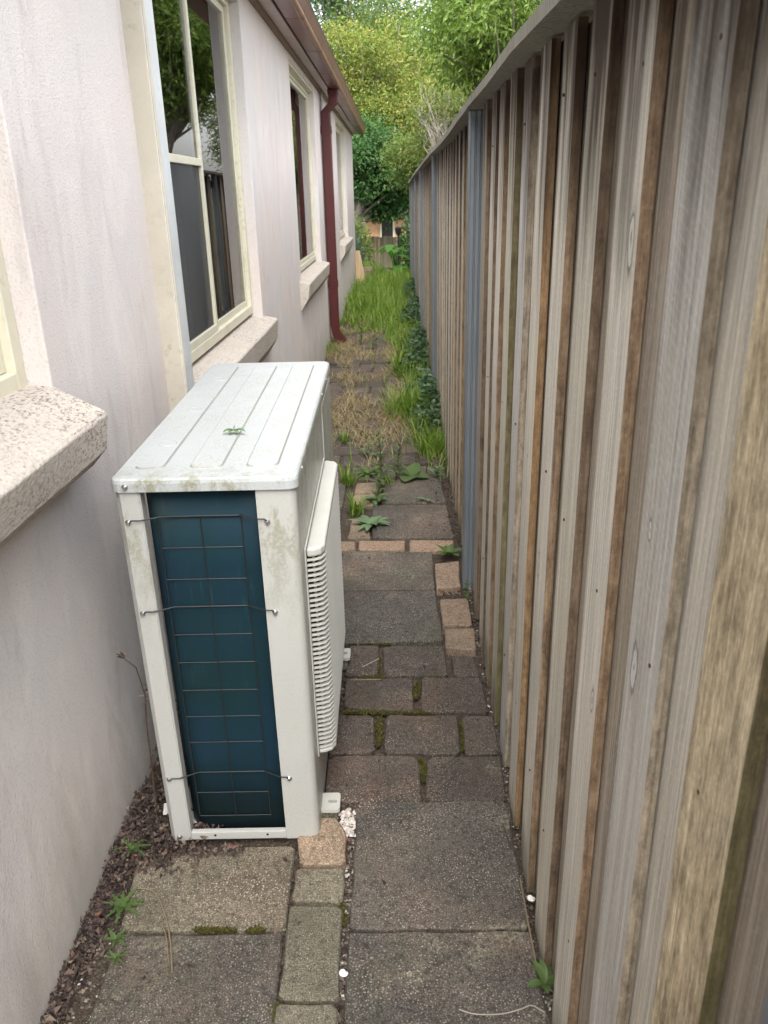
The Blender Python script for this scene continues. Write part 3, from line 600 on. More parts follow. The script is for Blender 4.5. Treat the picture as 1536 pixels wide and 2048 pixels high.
for (f0, f1) in ((.075, .25), (.385, .58), (.705, .895)):           # pressed bands
    b = MB(); x0, x1 = -HW+f0*LW, -HW+f1*LW; P0 = lidpoly((x1-x0)/2, .055, AL-.05, .018, 4); P1 = lidpoly((x1-x0)/2-.004, .059, AL-.054, .015, 4); cx = (x0+x1)/2; m = len(P0)
    b.v = [(u+cx, v, .9675) for u, v in P0]+[(u+cx, v, .9715) for u, v in P1]
    for i in range(m): b.face((i, (i+1) % m, m+(i+1) % m, m+i), 1)
    b.face([m+i for i in range(m)]); b.face(range(m)[::-1]); ap('pressed_band', b, ['ac_top', 'ac_groove'], lid)
for yy_ in (.22, .50, .84):
    b = MB(); b.tube([(-HW+.165*LW+.021*math.cos(t), yy_+.021*math.sin(t), .9717) for t in np.linspace(0, 2*math.pi, 25)], .0013, 5, cap=False); ap('embossed_ring', b, 'ac_top', lid)
# near end: left post, right wrap-round panel, bottom rail
b = MB(); b.prism([(-HW, .0+.012), (-HW+.012, 0), (-.138, 0), (-.134, .004), (-.134, .03), (-.138, .03), (-.138, .004), (-HW+.012, .004), (-HW+.004, .014), (-HW+.004, .10), (-HW, .10)], lambda u, v, t: (u, v, t), .0, .939); ap('corner_post', b, 'ac')
r = .020; arc = [(HW-r+r*math.sin(t), r-r*math.cos(t)) for t in np.linspace(0, math.pi/2, 8)]
po = [(.104, .022), (.104, .0)]+arc+[(HW, AL-.004)]; pi_ = [(u-(.002 if k > 1 else -.002), v+(.002 if 0 < k < len(po)-1 else 0)) for k, (u, v) in enumerate(po)]
b = MB(); b.prism(po+pi_[::-1], lambda u, v, t: (u, v, t), .0, .939); ap('front_panel', b, 'ac', bevel=0)
b = MB(); b.box((-.1335, .0005, .0), (.1035, .014, .024)); b.box((-.1335, .012, .0), (.1035, .09, .006)); ap('bottom_rail', b, 'ac', bevel=.002)
b = MB(); b.box((-HW, AL-.003, 0), (HW-.003, AL, .939)); b.box((-HW, .35, 0), (-HW+.003, AL-.004, .939)); b.box((-.13, .30, .008), (-.128, 1.0, .935)); ap('rear_panel', b, 'ac')
b = MB(); b.box((-HW+.004, .012, .002), (HW-.004, AL-.01, .007)); ap('base_pan', b, 'ac')
b = MB(); b.box((.118, .16, .01), (.122, 1.05, .935)); b.box((-.12, .62, .01), (.117, .625, .935)); ap('inner_wall', b, 'dark')
for (z, y) in ((.955, .078), (.955, .69), (.955, .87)):
    b = MB(); b.tube([(HW+.0055, y, z), (HW+.0095, y, z)], [.0055, .004], 10); ap('screw', b, 'steel')
b = MB(); b.prism([(.70, .30), (AL-.02, .30), (AL-.02, .92), (.70, .92)], lambda u, v, t: (t, u, v), HW+.0005, HW+.004); ap('service_cover', b, 'ac', bevel=.002)
# coil: L-shaped fin block, bent round towards the wall side
cp = [(.112, .045), (.02, .044), (-.06, .044), (-.088, .046), (-.108, .055), (-.121, .072), (-.127, .10), (-.128, .30), (-.128, 1.0)]
b = MB(); bk = [(u+.0, v+.02) if k < 4 else (u+.02, v+.008*(9-k)*.3) for k, (u, v) in enumerate(cp)]
for z in (.010, .25, .5, .75, .938): b.v += [(u, v, z) for u, v in cp]
m = len(cp)
for k in range(4):
    for i in range(m-1): b.face((k*m+i, k*m+i+1, (k+1)*m+i+1, (k+1)*m+i))
cl = ap('coil', b, 'coil', smooth=True); so_ = cl.modifiers.new('thick', 'SOLIDIFY'); so_.thickness = .022; so_.offset = 1
b = MB(); b.tube([(-.1295, .13, .30), (-.126, .09, .275), (-.110, .054, .246), (-.085, .0425, .233), (-.03, .0405, .2275), (.10, .0415, .226)], .0009, 4)
# wire guard over the coil
def wire(pts, r=.0015): 
    b = MB(); b.tube(pts, r, 5); return ap('guard_wire', b, 'blackmetal')
wx = (-.111, -.020, .066)
for z in (.875, .658, .198):
    wire([(-.165, -.004, z-.004), (-.158, -.006, z+.002), (-.14, -.006, z+.002), (-.10, .018, z), (.06, .018, z), (.105, -.005, z), (.118, -.006, z), (.124, -.004, z-.005)], .0016)
for k, x in enumerate(wx): wire([(x, .0195, .878), (x, .0195, .056)], .0015)
for z in (.800, .724, .584, .510, .434, .360, .285, .132, .058): wire([(wx[0], .0215, z), (wx[2]+.002, .0215, z)], .0013)
for (x, z) in ((-.166, .871), (.124, .866), (-.166, .654), (.124, .650), (-.166, .195), (.124, .191), (-.160, .952), (-.163, .013)):
    b = MB(); y0 = -.0065 if z > .94 else -.0005; b.tube([(x, y0, z), (x, y0-.002, z), (x, y0-.006, z)], [.0065, .0065, .0035], 10); ap('screw', b, 'steel', smooth=False)
for x in (-.074, .057):
    b = MB(); b.tube([(x, -.0005, .014), (x, .0008, .014)], .0032, 8); ap('drain_hole', b, 'dark')
# fan grille
gy0, gy1, gz0, gz1 = .068, .69, .195, .768; GP = .044
grille = empty('fan_grille'); grille.parent = ac
b = MB(); X0 = HW+.0005
b.box((X0, gy0, gz0), (X0+.004, gy0+.012, gz1)); b.box((X0, gy1-.012, gz0), (X0+.004, gy1, gz1)); b.box((X0, gy0+.012, gz1-.012), (X0+.004, gy1-.012, gz1)); b.box((X0, gy0+.012, gz0), (X0+.004, gy1-.012, gz0+.012))
ap('flange', b, 'ac_plastic', grille, bevel=.0015)
prof2 = [(X0+.0042, gy0+.010), (X0+.022, gy0+.014), (X0+.036, gy0+.022), (X0+GP, gy0+.040), (X0+GP, gy1-.040), (X0+.036, gy1-.022), (X0+.022, gy1-.014), (X0+.0042, gy1-.010)]
b = MB(); b.prism(prof2, lambda u, v, t: (u, v, t), gz1-.026, gz1-.004); ap('grille_cap', b, 'ac_plastic', grille, bevel=.006, seg=3)
b = MB(); b.prism(prof2, lambda u, v, t: (u, v, t), gz0+.003, gz0+.014); ap('grille_cap', b, 'ac_plastic', grille, bevel=.003)
inn = [(u-.009, v+(.006 if v < .3 else -.006)) for u, v in prof2]; inn[0] = (X0+.0042, gy0+.018); inn[-1] = (X0+.0042, gy1-.018)
b = MB(); b.prism(prof2+inn[::-1], lambda u, v, t: (u, v, t), 0, .0036); sm = b.mesh('slat', 'ac_plastic')
nsl = 41
for k in range(nsl):
    o = ob('slat', sm, grille); o.location = (0, 0, gz0+.0185+k*(gz1-.03-gz0-.0235)/(nsl-1))
for y in (gy0+.030, gy0+.11, gy0+.19, gy0+.27, gy0+.35, gy0+.43, gy0+.51, gy1-.030):
    b = MB(); xx = X0+GP-.013 if gy0+.05 < y < gy1-.05 else X0+.018; b.box((xx-.004, y-.002, gz0+.014), (xx+.002, y+.002, gz1-.026)); ap('rib', b, 'ac_plastic', grille)
b = MB(); b.box((X0-.0002, gy0+.022, gz0+.016), (X0+.015, gy1-.022, gz1-.028)); ap('fan_shade_block', b, 'dark', grille)  # solid black block, stands in for the shade deep behind the slats
fc = ((gy0+gy1)/2, (gz0+gz1)/2); b = MB(); b.tube([(X0+.0155, *fc), (X0+.024, *fc)], .05, 16)
for k in range(3):
    a0 = k*2.094; ring = []
    for q in range(7):
        t = a0+q*.19; ring.append((fc[0]+.25*math.cos(t), fc[1]+.25*math.sin(t), X0+.016+.009*q/6))
    base = [(fc[0]+.045*math.cos(a0+q*.14), fc[1]+.045*math.sin(a0+q*.14), X0+.016+.008*q/6) for q in range(7)]
    bb = len(b.v); b.v += [(x, y, z) for y, z, x in base]+[(x, y, z) for y, z, x in ring]
    for q in range(6): b.face((bb+q, bb+q+1, bb+7+q+1, bb+7+q))
ap('fan', b, 'blackmetal', grille)
# feet with slotted lugs
for y in (.072, .772):
    b = MB(); x0, x1, y0, y1 = HW-.01, HW+.047, y, y+.062; out = [(u+(x0+x1)/2, v+(y0+y1)/2) for u, v in lidpoly((x1-x0)/2, -(y1-y0)/2, (y1-y0)/2, .008, 3)]
    hole = [((x0+x1)/2+.009+(.006 if abs(t) < 90 or t > 270 else -.006)+.006*math.cos(R(t)), (y0+y1)/2+.006*math.sin(R(t))) for t in [0+22.5*k for k in range(16)]]
    for z in (.012, .022):
        b.v += [(u, v, z) for u, v in out]+[(u, v, z) for u, v in hole]
    for lv in (0, 32):
        for i in range(16): j = (i+1) % 16; b.face((lv+i, lv+j, lv+16+j, lv+16+i))
    for i in range(16): j = (i+1) % 16; b.face((i, j, 32+j, 32+i)); b.face((16+i, 16+j, 48+j, 48+i))
    ap('mounting_foot', b, 'ac_plastic', bevel=0)
    b = MB(); b.box((HW-.008, y+.004, -.03), (HW+.040, y+.058, .0118)); ap('foot_packer', b, 'brick_grey', bevel=.004)
    b = MB(); b.tube([(-HW+.01, y+.03, .006), (-HW-.04, y+.03, .006)], .02, 4); ap('rear_foot', b, 'ac_plastic')


# ================================================================== PLANTS
def curve(p0, p1, sag, n=6, wob=0.):
    p0 = Vector(p0); p1 = Vector(p1); out = []
    for k in range(n+1):
        t = k/n; q = p0.lerp(p1, t); q.z += sag*4*t*(1-t); q += Vector((rng.uniform(-1, 1), rng.uniform(-1, 1), rng.uniform(-.5, .5)))*wob*math.sin(math.pi*t); out.append(q)
    return out
def tree(name, label, base, fork, crowns, K, per, sig, L, Wd, mat, tr, droop=.3, bark='bark', group='trees and shrubs beyond the passage', cat='tree', outer=.45, extra=()):
    """tapered trunk, limbs to K clump centres spread through the crown ellipsoids, leaves round every clump"""
    t = empty(name, base); tag(t, label, cat, group); B = Vector(base); F = Vector(fork); tb = MB()
    tb.tube([p-B for p in curve(B-Vector((0, 0, .25)), F, 0, 7, tr*.9)], [tr*(1.25-.55*k/7) for k in range(8)], 9)
    for e in extra: tb.tube([Vector(q)-B for q in e[0]], e[1], 8)
    cen = []; dr = []; tint = []
    for k in range(K):
        cc, rr = crowns[k % len(crowns)]
        while True:
            q = Vector((rng.uniform(-1, 1), rng.uniform(-1, 1), rng.uniform(-1, 1)))
            if outer < q.length < 1: break
        tip = Vector(cc)+Vector((q.x*rr[0], q.y*rr[1], q.z*rr[2]))
        st = F.lerp(B, rng.uniform(0, .25)) if k % 3 else F.lerp(Vector(cc), .5)
        pts = curve(st, tip, -.06*(tip-st).length, 5, .12*(tip-st).length*.5); r0 = tr*rng.uniform(.18, .42)
        tb.tube([p-B for p in pts], [r0*(1-.85*i/5) for i in range(6)], 5)
        n = int(per*rng.uniform(.6, 1.4)); s = sig*rng.uniform(.7, 1.25); tv = rng.random()
        off = nrs.normal(size=(n, 3))*np.array([s, s, s*.62]); cen.append(np.array(tip)[None]+off)
        d = nrs.normal(size=(n, 3))*.75+nm(off+1e-6)*.5; d[:, 2] -= droop; dr.append(d); tint.append(np.clip(tv+.35*off[:, 2]/s*.5+nrs.normal(size=n)*.12, 0, 1))
        m2 = n//4; tt = nrs.rand(m2)*.5+.5; P5 = np.array([tuple(p) for p in pts]); ii = np.clip((tt*5).astype(int), 0, 4); fr = (tt*5-ii)[:, None]
        cen.append(P5[ii]*(1-fr)+P5[ii+1]*fr+nrs.normal(size=(m2, 3))*s*.45); d = nrs.normal(size=(m2, 3)); d[:, 2] -= droop; dr.append(d); tint.append(np.clip(tv+nrs.normal(size=m2)*.15, 0, 1))
    tb.build('trunk', bark, t, smooth=True)
    cen = np.concatenate(cen)-np.array(B)[None]; dr = np.concatenate(dr); N = len(cen); f = nrs.rand(N)*.7+.65
    leaf_cloud('crown', cen, dr, L*f, Wd*f, mat, np.concatenate(tint), parent=t); return t
V3 = lambda v: tuple(v)
g0 = gz(19)
tree('broadleaf_tree', 'dark green leafy tree with a forked pale trunk just past the house corner', (-1.25, 19, gz(19)), V3(AY(722, 392, 19)), [(V3(AY(740, 335, 19)), (.9, .8, .60)), (V3(AY(790, 320, 19.3)), (.75, .8, .75)), (V3(AY(700, 300, 19.5)), (.8, .8, .7)), (V3(AY(805, 385, 19.8)), (.42, .5, .50)), (V3(AY(765, 400, 19.5)), (.33, .3, .25))], 90, 330, .21, .085, .048, 'lf_dark', .10,
     extra=[([AY(722, 392, 19), AY(735, 350, 19), AY(748, 300, 19.1)], [.075, .06, .04]), ([AY(722, 392, 19), AY(716, 350, 18.9), AY(712, 310, 18.9)], [.05, .04, .03])])
tree('maple_tree', 'yellow-green tree with orange-tinted new leaves rising behind the dark tree', (-2.1, 24, gz(24)), V3(AY(765, 330, 24)), [(V3(AY(690, 170, 24)), (1.4, 1.3, 1.35)), (V3(AY(790, 170, 24.5)), (1.5, 1.3, 1.5)), (V3(AY(755, 255, 24)), (1.9, 1.4, 1.1))], 130, 380, .30, .088, .040, 'lf_yel', .15, outer=.25)
tree('gum_tree', 'tall blue-green gum tree with sky showing through, at the top left behind the gutter', (-3.5, 38, gz(38)), V3(AY(700, 200, 38)), [(V3(AY(670, 60, 38)), (3.4, 2.5, 2.2)), (V3(AY(780, 30, 38)), (3.0, 2.5, 2.2)), (V3(AY(650, -120, 38)), (4.2, 3, 2.6))], 60, 330, .45, .135, .055, 'lf_euc', .28, .6)
tree('willow_tree', 'bright green narrow-leaved tree leaning over the fence from the neighbouring yard', (2.9, 13.2, -.03), V3(AY(1010, 190, 13)), [(V3(AY(990, 95, 13)), (.95, 1.1, .75)), (V3(AY(1040, 20, 12.6)), (1.2, 1.2, .9)), (V3(AY(950, 40, 13.5)), (.55, .8, .5))], 100, 190, .19, .105, .027, 'lf_bright', .13, .75, outer=.2)
tree('feathery_shrub', 'mid green feathery shrub with fine leaves above the fence cap', (1.6, 16.2, gz(16.2)), V3(AY(880, 345, 16)), [(V3(AY(880, 285, 16)), (.75, .8, .75)), (V3(AY(845, 325, 16.3)), (.5, .6, .45)), (V3(AY(935, 230, 16)), (.7, .7, .7))], 66, 330, .17, .065, .02, 'lf_feather', .07, .1, cat='shrub')
tree('ash_tree', 'big mid green tree filling the gap behind the yellow tree', (2.0, 31, gz(31)), V3(AY(860, 300, 31)), [(V3(AY(850, 220, 31)), (2.6, 2.2, 1.9)), (V3(AY(820, 100, 31)), (2.4, 2.2, 1.9)), (V3(AY(940, 80, 31)), (3.0, 2.2, 2.2))], 90, 400, .45, .12, .055, 'lf_mid', .22)
tree('evergreen_tree', 'very dark evergreen tree half hidden behind the other crowns', (1.2, 27, gz(27)), V3(AY(800, 380, 27)), [(V3(AY(790, 320, 27)), (1.7, 1.3, 1.1)), (V3(AY(690, 300, 27)), (1.4, 1.2, 1.3))], 50, 330, .34, .10, .055, 'lf_dark', .15)
# dead pale twigs standing out of the shrub
dt = empty('dead_branches', (1.0, 15.6, gz(15.6))); tag(dt, 'pale leafless branches sticking up above the middle of the fence', 'branches', 'trees and shrubs beyond the passage')
b = MB(); B = Vector((1.0, 15.6, gz(15.6)))
for k in range(34):
    p = AY(rng.uniform(868, 905), 335, 15.2); q = AY(rng.uniform(835, 935), rng.uniform(165, 265), 15.6+rng.uniform(-.4, .4)); pts = curve(p, q, .05, 5, .1)
    b.tube([v-B for v in [Vector((1.0, 15.6, gz(15.6)))]+pts], [.016, .009, .008, .007, .0055, .004, .002], 4)
    for j in range(4):
        s0 = pts[rng.randrange(2, 5)]; b.tube([s0-B, s0-B+Vector((rng.uniform(-.25, .25), rng.uniform(-.2, .2), rng.uniform(.05, .3)))], [.004, .0015], 3)
b.build('branch', 'twig_pale', dt)

# ------------------------------------------------------------------ grass, creeper, litter (uncountable)
def scatter(n, fn):
    out = []
    while len(out) < n:
        x = rng.uniform(-.73, .285); y = rng.uniform(3.2, 17.5)
        if rng.random() < fn(x, y): out.append((x, y, gz(y) if y > 9.6 else -.012))
    return np.array(out)
def patch(x, y, s=1.): return .5+.5*math.sin(x*7.1*s+1.7*math.sin(y*2.3*s))*math.sin(y*3.1*s+2.1*math.sin(x*5*s+y*.7))
def dens_green(x, y):
    if y < 4.1: return 0
    e = min(1, max(0, (y-4.1)/.9)); edge = .285-(.13+.055*min(y-4.1, 6)+(.42 if y > 9.5 else 0)+.05*math.sin(y*3.7)); d = 1. if x > edge else .0
    if x <= edge: d = .05*patch(x, y)+(.22*patch(x*2, y) if y > 9 else 0)
    if x < -.68 and 8.0 < y: d = max(d, .5)
    if y > 11: d = max(d, .75)
    return d*e*(.25+.75*patch(x*3, y*1.7))
base = scatter(11500, dens_green); hh = (.08+.17*nrs.rand(len(base)))*np.where(base[:, 1] > 10, 1.45, 1.)*(np.where(base[:, 1] < 5, .75, 1.)); hh *= np.where((base[:, 0] < -.3) & (base[:, 1] < 11), .55, 1.)
g = blades('grass', base, hh, .0075, .25+.75*nrs.rand(len(base)), 'grass'); tag(g, 'long green grass overgrowing the path along the fence', 'grass', kind='stuff')
def dens_dry(x, y):
    if y < 4.4 or y > 13: return 0
    k = patch(x*1.3+3, y*1.1+2); d = (k > .45)*k
    if x > .12: d *= .25
    return d*(1. if y < 10 else .5)
base = scatter(8000, dens_dry); g = blades('dry_grass', base, .03+.10*nrs.rand(len(base))**1.5, .0042, .5+1.4*nrs.rand(len(base)), 'straw'); tag(g, 'straw-coloured dead grass lying over the middle of the path', 'dry grass', kind='stuff')
n = 5200; y_ = 4.9+nrs.rand(n)**.8*8.6; x_ = .275-np.abs(nrs.normal(size=n))*.10*(1+.3*np.sin(y_*2.1)); ok = (np.sin(y_*2.6)+.5*np.sin(y_*6.3+1)+1.1*nrs.rand(n) > .35) & (x_ > -.25); x_, y_ = x_[ok], y_[ok]
z_ = .02+.24*nrs.rand(len(x_))*np.clip((x_+.05)/.3, .25, 1); d = nrs.normal(size=(len(x_), 3)); d[:, 2] = d[:, 2]*.35+.15; d[:, 0] -= .6; d[:, 1] -= .3
g = leaf_cloud('creeper', np.stack([x_, y_, z_], 1), d, .032+.03*nrs.rand(len(x_)), .022+.018*nrs.rand(len(x_)), 'creep'); tag(g, 'dark glossy creeper with small round leaves along the foot of the fence', 'creeper', kind='stuff')
# leaf litter in the wall strip, beside the unit and in the joints
pts = []
def sprinkle(n, x0, x1, y0, y1, z=-.02, h=.018, f=lambda x, y: 1):
    while n > 0:
        x, y = rng.uniform(x0, x1), rng.uniform(y0, y1)
        if rng.random() < f(x, y): pts.append((x, y, z+rng.random()*h)); n -= 1
wallx = -.728
sprinkle(1500, wallx, -.60, 1.0, 1.62, f=lambda x, y: max(.0, 1-(x-wallx)/(.06+.10*max(0, y-1.2))))
sprinkle(1500, wallx, -.50, 1.45, 1.75, -.012, .03, lambda x, y: 1 if x < -.56 else .5)
sprinkle(900, wallx, -.595, 1.7, 3.0, -.015, .035); sprinkle(320, -.56, -.40, 1.505, 1.545, -.012, .012)
sprinkle(150, -.53, -.44, 1.572, 1.598, .010, .022)
sprinkle(420, .268, .298, .9, 4.5, -.02, .012); sprinkle(260, .15, .27, 2.5, 3.2, -.02, .012); sprinkle(260, .2, .29, 3.4, 4.6, -.015, .02)
sprinkle(260, -.22, -.15, 1.7, 2.6, -.02, .02); sprinkle(140, -.30, -.265, .95, 1.6, -.02, .01); sprinkle(160, -.147, -.128, .95, 1.7, -.02, .01); sprinkle(150, -.7, .27, 1.0, 4.5, .001, .003); sprinkle(60, -.25, .26, 2.4, 4.5, .001, .004)
pts = np.array(pts); n = len(pts); d = nrs.normal(size=(n, 3)); d[:, 2] *= .35
g = leaf_cloud('leaf_litter', pts, d, .008+.020*nrs.rand(n)**1.8, .005+.010*nrs.rand(n), 'litter', fold=.25); tag(g, 'brown dead leaves gathered along the wall and in the joints', 'leaf litter', kind='stuff')
# grit in the joints
def grit(name, P, smin, smax, mat, label, cat, flat=.6):
    b = MB()
    for p in P:
        s = rng.uniform(smin, smax); a = rng.random()*6.28; v = []
        for k in range(4): t = a+k*1.57+rng.uniform(-.4, .4); v.append((p[0]+s*math.cos(t)*rng.uniform(.7, 1.2), p[1]+s*math.sin(t), p[2]+rng.uniform(-.1, .2)*s))
        v.append((p[0]+rng.uniform(-.3, .3)*s, p[1], p[2]+s*flat)); b.add(v, [(0, 1, 4), (1, 2, 4), (2, 3, 4), (3, 0, 4)])
    g = b.build(name, mat); tag(g, label, cat, kind='stuff'); return g
P = [(rng.uniform(-.72, .29), rng.uniform(.95, 4.4), -.024) for _ in range(3800)]+[(rng.uniform(.268, .3), rng.uniform(.9, 3.2), -.02) for _ in range(700)]+[(-.135+rng.uniform(-.012, .006), rng.uniform(.95, 1.7), -.02) for _ in range(500)]+[(rng.uniform(-.72, -.6), rng.uniform(1., 1.6), -.02) for _ in range(500)]
grit('grit', P, .002, .0055, 'pebble', 'small stones and soil crumbs in the paving joints', 'gravel')
P = [tuple(G(rng.gauss(697, 10), rng.uniform(1612, 1665)).xy)+(.0,) for _ in range(160)]; P = [(x+rng.gauss(0, .006), y, -.012) for x, y, z in P]
grit('paint_flakes', P, .003, .008, 'flake', 'heap of pale paint flakes beside the near mounting foot', 'paint flakes', .35)
# moss in the joints
mp_ = []
def moss(p0, p1, n, wd, z=-.004):
    a, c = G(*p0), G(*p1)
    for _ in range(n):
        t = rng.random(); q = a.lerp(c, t); k = math.sin(math.pi*min(1, max(0, t)))*.7+.3; k *= .55+.6*abs(math.sin(t*9+p0[0]))
        if rng.random() < .35+.65*abs(math.sin(t*7.3+p0[1])): mp_.append((q.x+rng.gauss(0, wd*k*.6), q.y+rng.gauss(0, wd*k*.6), z-.004))
moss((690, 1421), (845, 1424), 1000, .012); moss((756, 1300), (752, 1350), 420, .012); moss((722, 1352), (770, 1352), 420, .011); moss((836, 1360), (832, 1395), 320, .010); moss((760, 1432), (756, 1490), 500, .010)
moss((842, 1515), (848, 1560), 420, .010); moss((700, 1285), (780, 1286), 450, .008); moss((922, 1432), (926, 1500), 220, .006); moss((390, 1857), (470, 1857), 420, .006); moss((495, 1857), (525, 1857), 160, .006)
moss((548, 2010), (556, 2035), 320, .012); moss((850, 1352), (880, 1352), 120, .006); moss((688, 1850), (684, 1800), 120, .006); moss((835, 1420), (870, 1425), 160, .009)
mp_ = np.array(mp_); n = len(mp_); g = blades('moss', mp_, .004+.006*nrs.rand(n), .006, .5+1.2*nrs.rand(n), 'moss'); tag(g, 'olive moss cushions growing in the paving joints', 'moss', kind='stuff')

# ------------------------------------------------------------------ single weeds
def leaf_strip(b, p, az, el, L, Wd, droop, n=6, fold=.18, shape=None, m=0):
    p = Vector(p); s = Vector((-math.sin(az), math.cos(az), 0)); base = len(b.v); pos = p.copy(); e = el
    for k in range(n+1):
        t = k/n; ww = Wd*.5*(shape(t) if shape else max(.06, math.sin(math.pi*min(1, t*.93+.05))**.8)); up = Vector((-math.sin(e)*math.cos(az), -math.sin(e)*math.sin(az), math.cos(e)))
        b.v += [tuple(pos-s*ww+up*ww*fold*2), tuple(pos), tuple(pos+s*ww+up*ww*fold*2)]
        pos = pos+Vector((math.cos(e)*math.cos(az), math.cos(e)*math.sin(az), math.sin(e)))*(L/n); e -= droop/n
    for k in range(n):
        q = base+3*k; b.face((q, q+1, q+4, q+3), m); b.face((q+1, q+2, q+5, q+4), m)
WG = 'weeds growing in the paving joints'
def rosette(loc, n, L, Wd, mat, label, el=(.25, .8), droop=.9, name='weed'):
    t = empty(name, loc); tag(t, label, 'weed', WG)
    for k in range(n):
        b = MB(); leaf_strip(b, (0, 0, 0), k*2.4+rng.uniform(-.3, .3), rng.uniform(*el), L*rng.uniform(.65, 1.1), Wd*rng.uniform(.8, 1.15), droop*rng.uniform(.7, 1.2)); b.build('leaf', mat, t, smooth=True)
    return t
rosette(G(742, 1052), 12, .115, .032, 'weed_blue', 'grey-green rosette weed lying across the brick and the slab edge')
rosette(G(748, 1002), 9, .10, .026, 'weed_blue', 'smaller grey-green rosette weed just behind the first one')
rosette(G(736, 950), 11, .12, .028, 'weed', 'low pale green rosette beside the upright weed')
rosette(G(852, 1003), 6, .06, .018, 'weed_blue', 'tiny rosette on the joint at the far right of the slab')
rosette(G(897, 1112), 9, .075, .028, 'weed', 'bright green weed in the gap before the steel fence post', (.4, 1.))
rosette(G(905, 1265), 5, .02, .010, 'weed', 'tiny seedling beside the reddish brick', (.4, 1.))
rosette(G(1090, 1968), 7, .045, .017, 'weed', 'small fresh green weed at the foot of the fence in the foreground', (.3, 1.))
def stem_weed(loc, H, nl, L, Wd, mat, label, lean=(0, 0), name='weed', cat='weed', grp=WG):
    t = empty(name, loc); tag(t, label, cat, grp); top = Vector((lean[0], lean[1], H)); b = MB(); st = curve((0, 0, -.01), top, 0, 6, .006); b.tube(st, [.004-.0004*k for k in range(7)], 5); b.build('stem', mat, t, smooth=True)
    for k in range(nl):
        f = .15+.85*k/nl; p = Vector((0, 0, 0)).lerp(top, f); b = MB(); leaf_strip(b, p, k*2.4, rng.uniform(.2, .9), L*(1.1-.45*f)*rng.uniform(.8, 1.15), Wd*(1.1-.4*f), rng.uniform(.5, 1.2)); b.build('leaf', mat, t, smooth=True)
    return t
stem_weed(G(766, 985), .34, 30, .085, .021, 'weed', 'tall upright leafy weed in the middle of the path', (-.02, .03)); stem_weed(G(790, 960), .20, 16, .08, .020, 'weed', 'shorter leafy weed close behind the tall upright one', (.03, 0))
stem_weed(G(757, 1010), .16, 12, .06, .017, 'weed', 'thin leafy stem in front of the tall upright weed', (.0, .0))
stem_weed(G(722, 690), .30, 16, .11, .022, 'weed', 'thin-leaved weed standing past the downpipe shoe', (.02, 0)); stem_weed(G(745, 700), .16, 12, .09, .02, 'weed', 'low weed clump right of the downpipe shoe', (.02, 0))
stem_weed(G(735, 915), .10, 9, .06, .025, 'weed_blue', 'pale young weed beside the air conditioner far end', (.01, 0)); stem_weed(G(868, 955), .07, 8, .07, .024, 'weed_blue', 'sprawling weed against the fence foot behind the slab', (.03, -.04))
# round-leaf weed
t = empty('weed', G(822, 955)); tag(t, 'weed with two large round leaves on the path near the fence', 'weed', WG)
for az, L, Wd, el in ((-1.9, .12, .10, .25), (-.4, .11, .10, .2), (1.0, .10, .085, .8), (2.6, .09, .07, .6)):
    b = MB(); leaf_strip(b, (.0, 0, .01), az, el, L, Wd, .5, 7, .08, lambda t: max(.05, math.sin(math.pi*(t**.7))**.6)); b.build('leaf', 'weed', t, smooth=True)
# ferny weeds by the wall
for (p, L, n, lab) in (((245, 1815), .055, 9, 'small jagged-leaved weed at the wall edge of the pale slab'), ((232, 1880), .04, 6, 'tiny weed sprig between the two left slabs'), ((230, 1918), .03, 6, 'tiny green seedling on the nearest left slab'), ((265, 1700), .05, 7, 'weed sprouting from the leaf litter below the unit corner')):
    t = empty('weed', G(*p)); tag(t, lab, 'weed', WG)
    for k in range(n):
        b = MB(); az = k*2.4; el = rng.uniform(.25, .8); leaf_strip(b, (0, 0, .002), az, el, L*rng.uniform(.7, 1.1), L*.42, .7, 8, .1, lambda t: (1-t*.85)*(.35+.65*abs(math.sin(t*12.5)))+.05); b.build('leaf', 'weed', t, smooth=True)
def tuft(p, n, H, label, mat='grass', z=0., sp=.02, grp=WG):
    q = G(*p, z); base = np.array([(rng.gauss(0, sp), rng.gauss(0, sp), -.012) for _ in range(n)]); g = blades('grass_tuft', base, H*(.5+.6*nrs.rand(n)), .006, .3+.8*nrs.rand(n), mat); g.location = q; return tag(g, label, 'grass tuft', grp)
tuft((697, 965), 60, .15, 'green grass tuft against the far end of the air conditioner'); tuft((712, 1022), 70, .13, 'green grass tuft nearest the fan grille'); tuft((690, 880), 40, .10, 'short grass tuft beside the unit lid'); tuft((655, 705), 90, .16, 'grass tuft at the wall in front of the downpipe', sp=.05)
tuft((868, 905), 260, .22, 'dense grass clump leaning against the fence', sp=.06); tuft((825, 830), 420, .30, 'tall arching grass clump in the middle by the fence', sp=.10); tuft((780, 965), 30, .08, 'thin grass sprig between the slab rows')
# creeping sprig by the post
stem_weed(G(934, 1205), .09, 12, .018, .010, 'weed', 'thin sprig climbing beside the near steel post', (.0, .02))
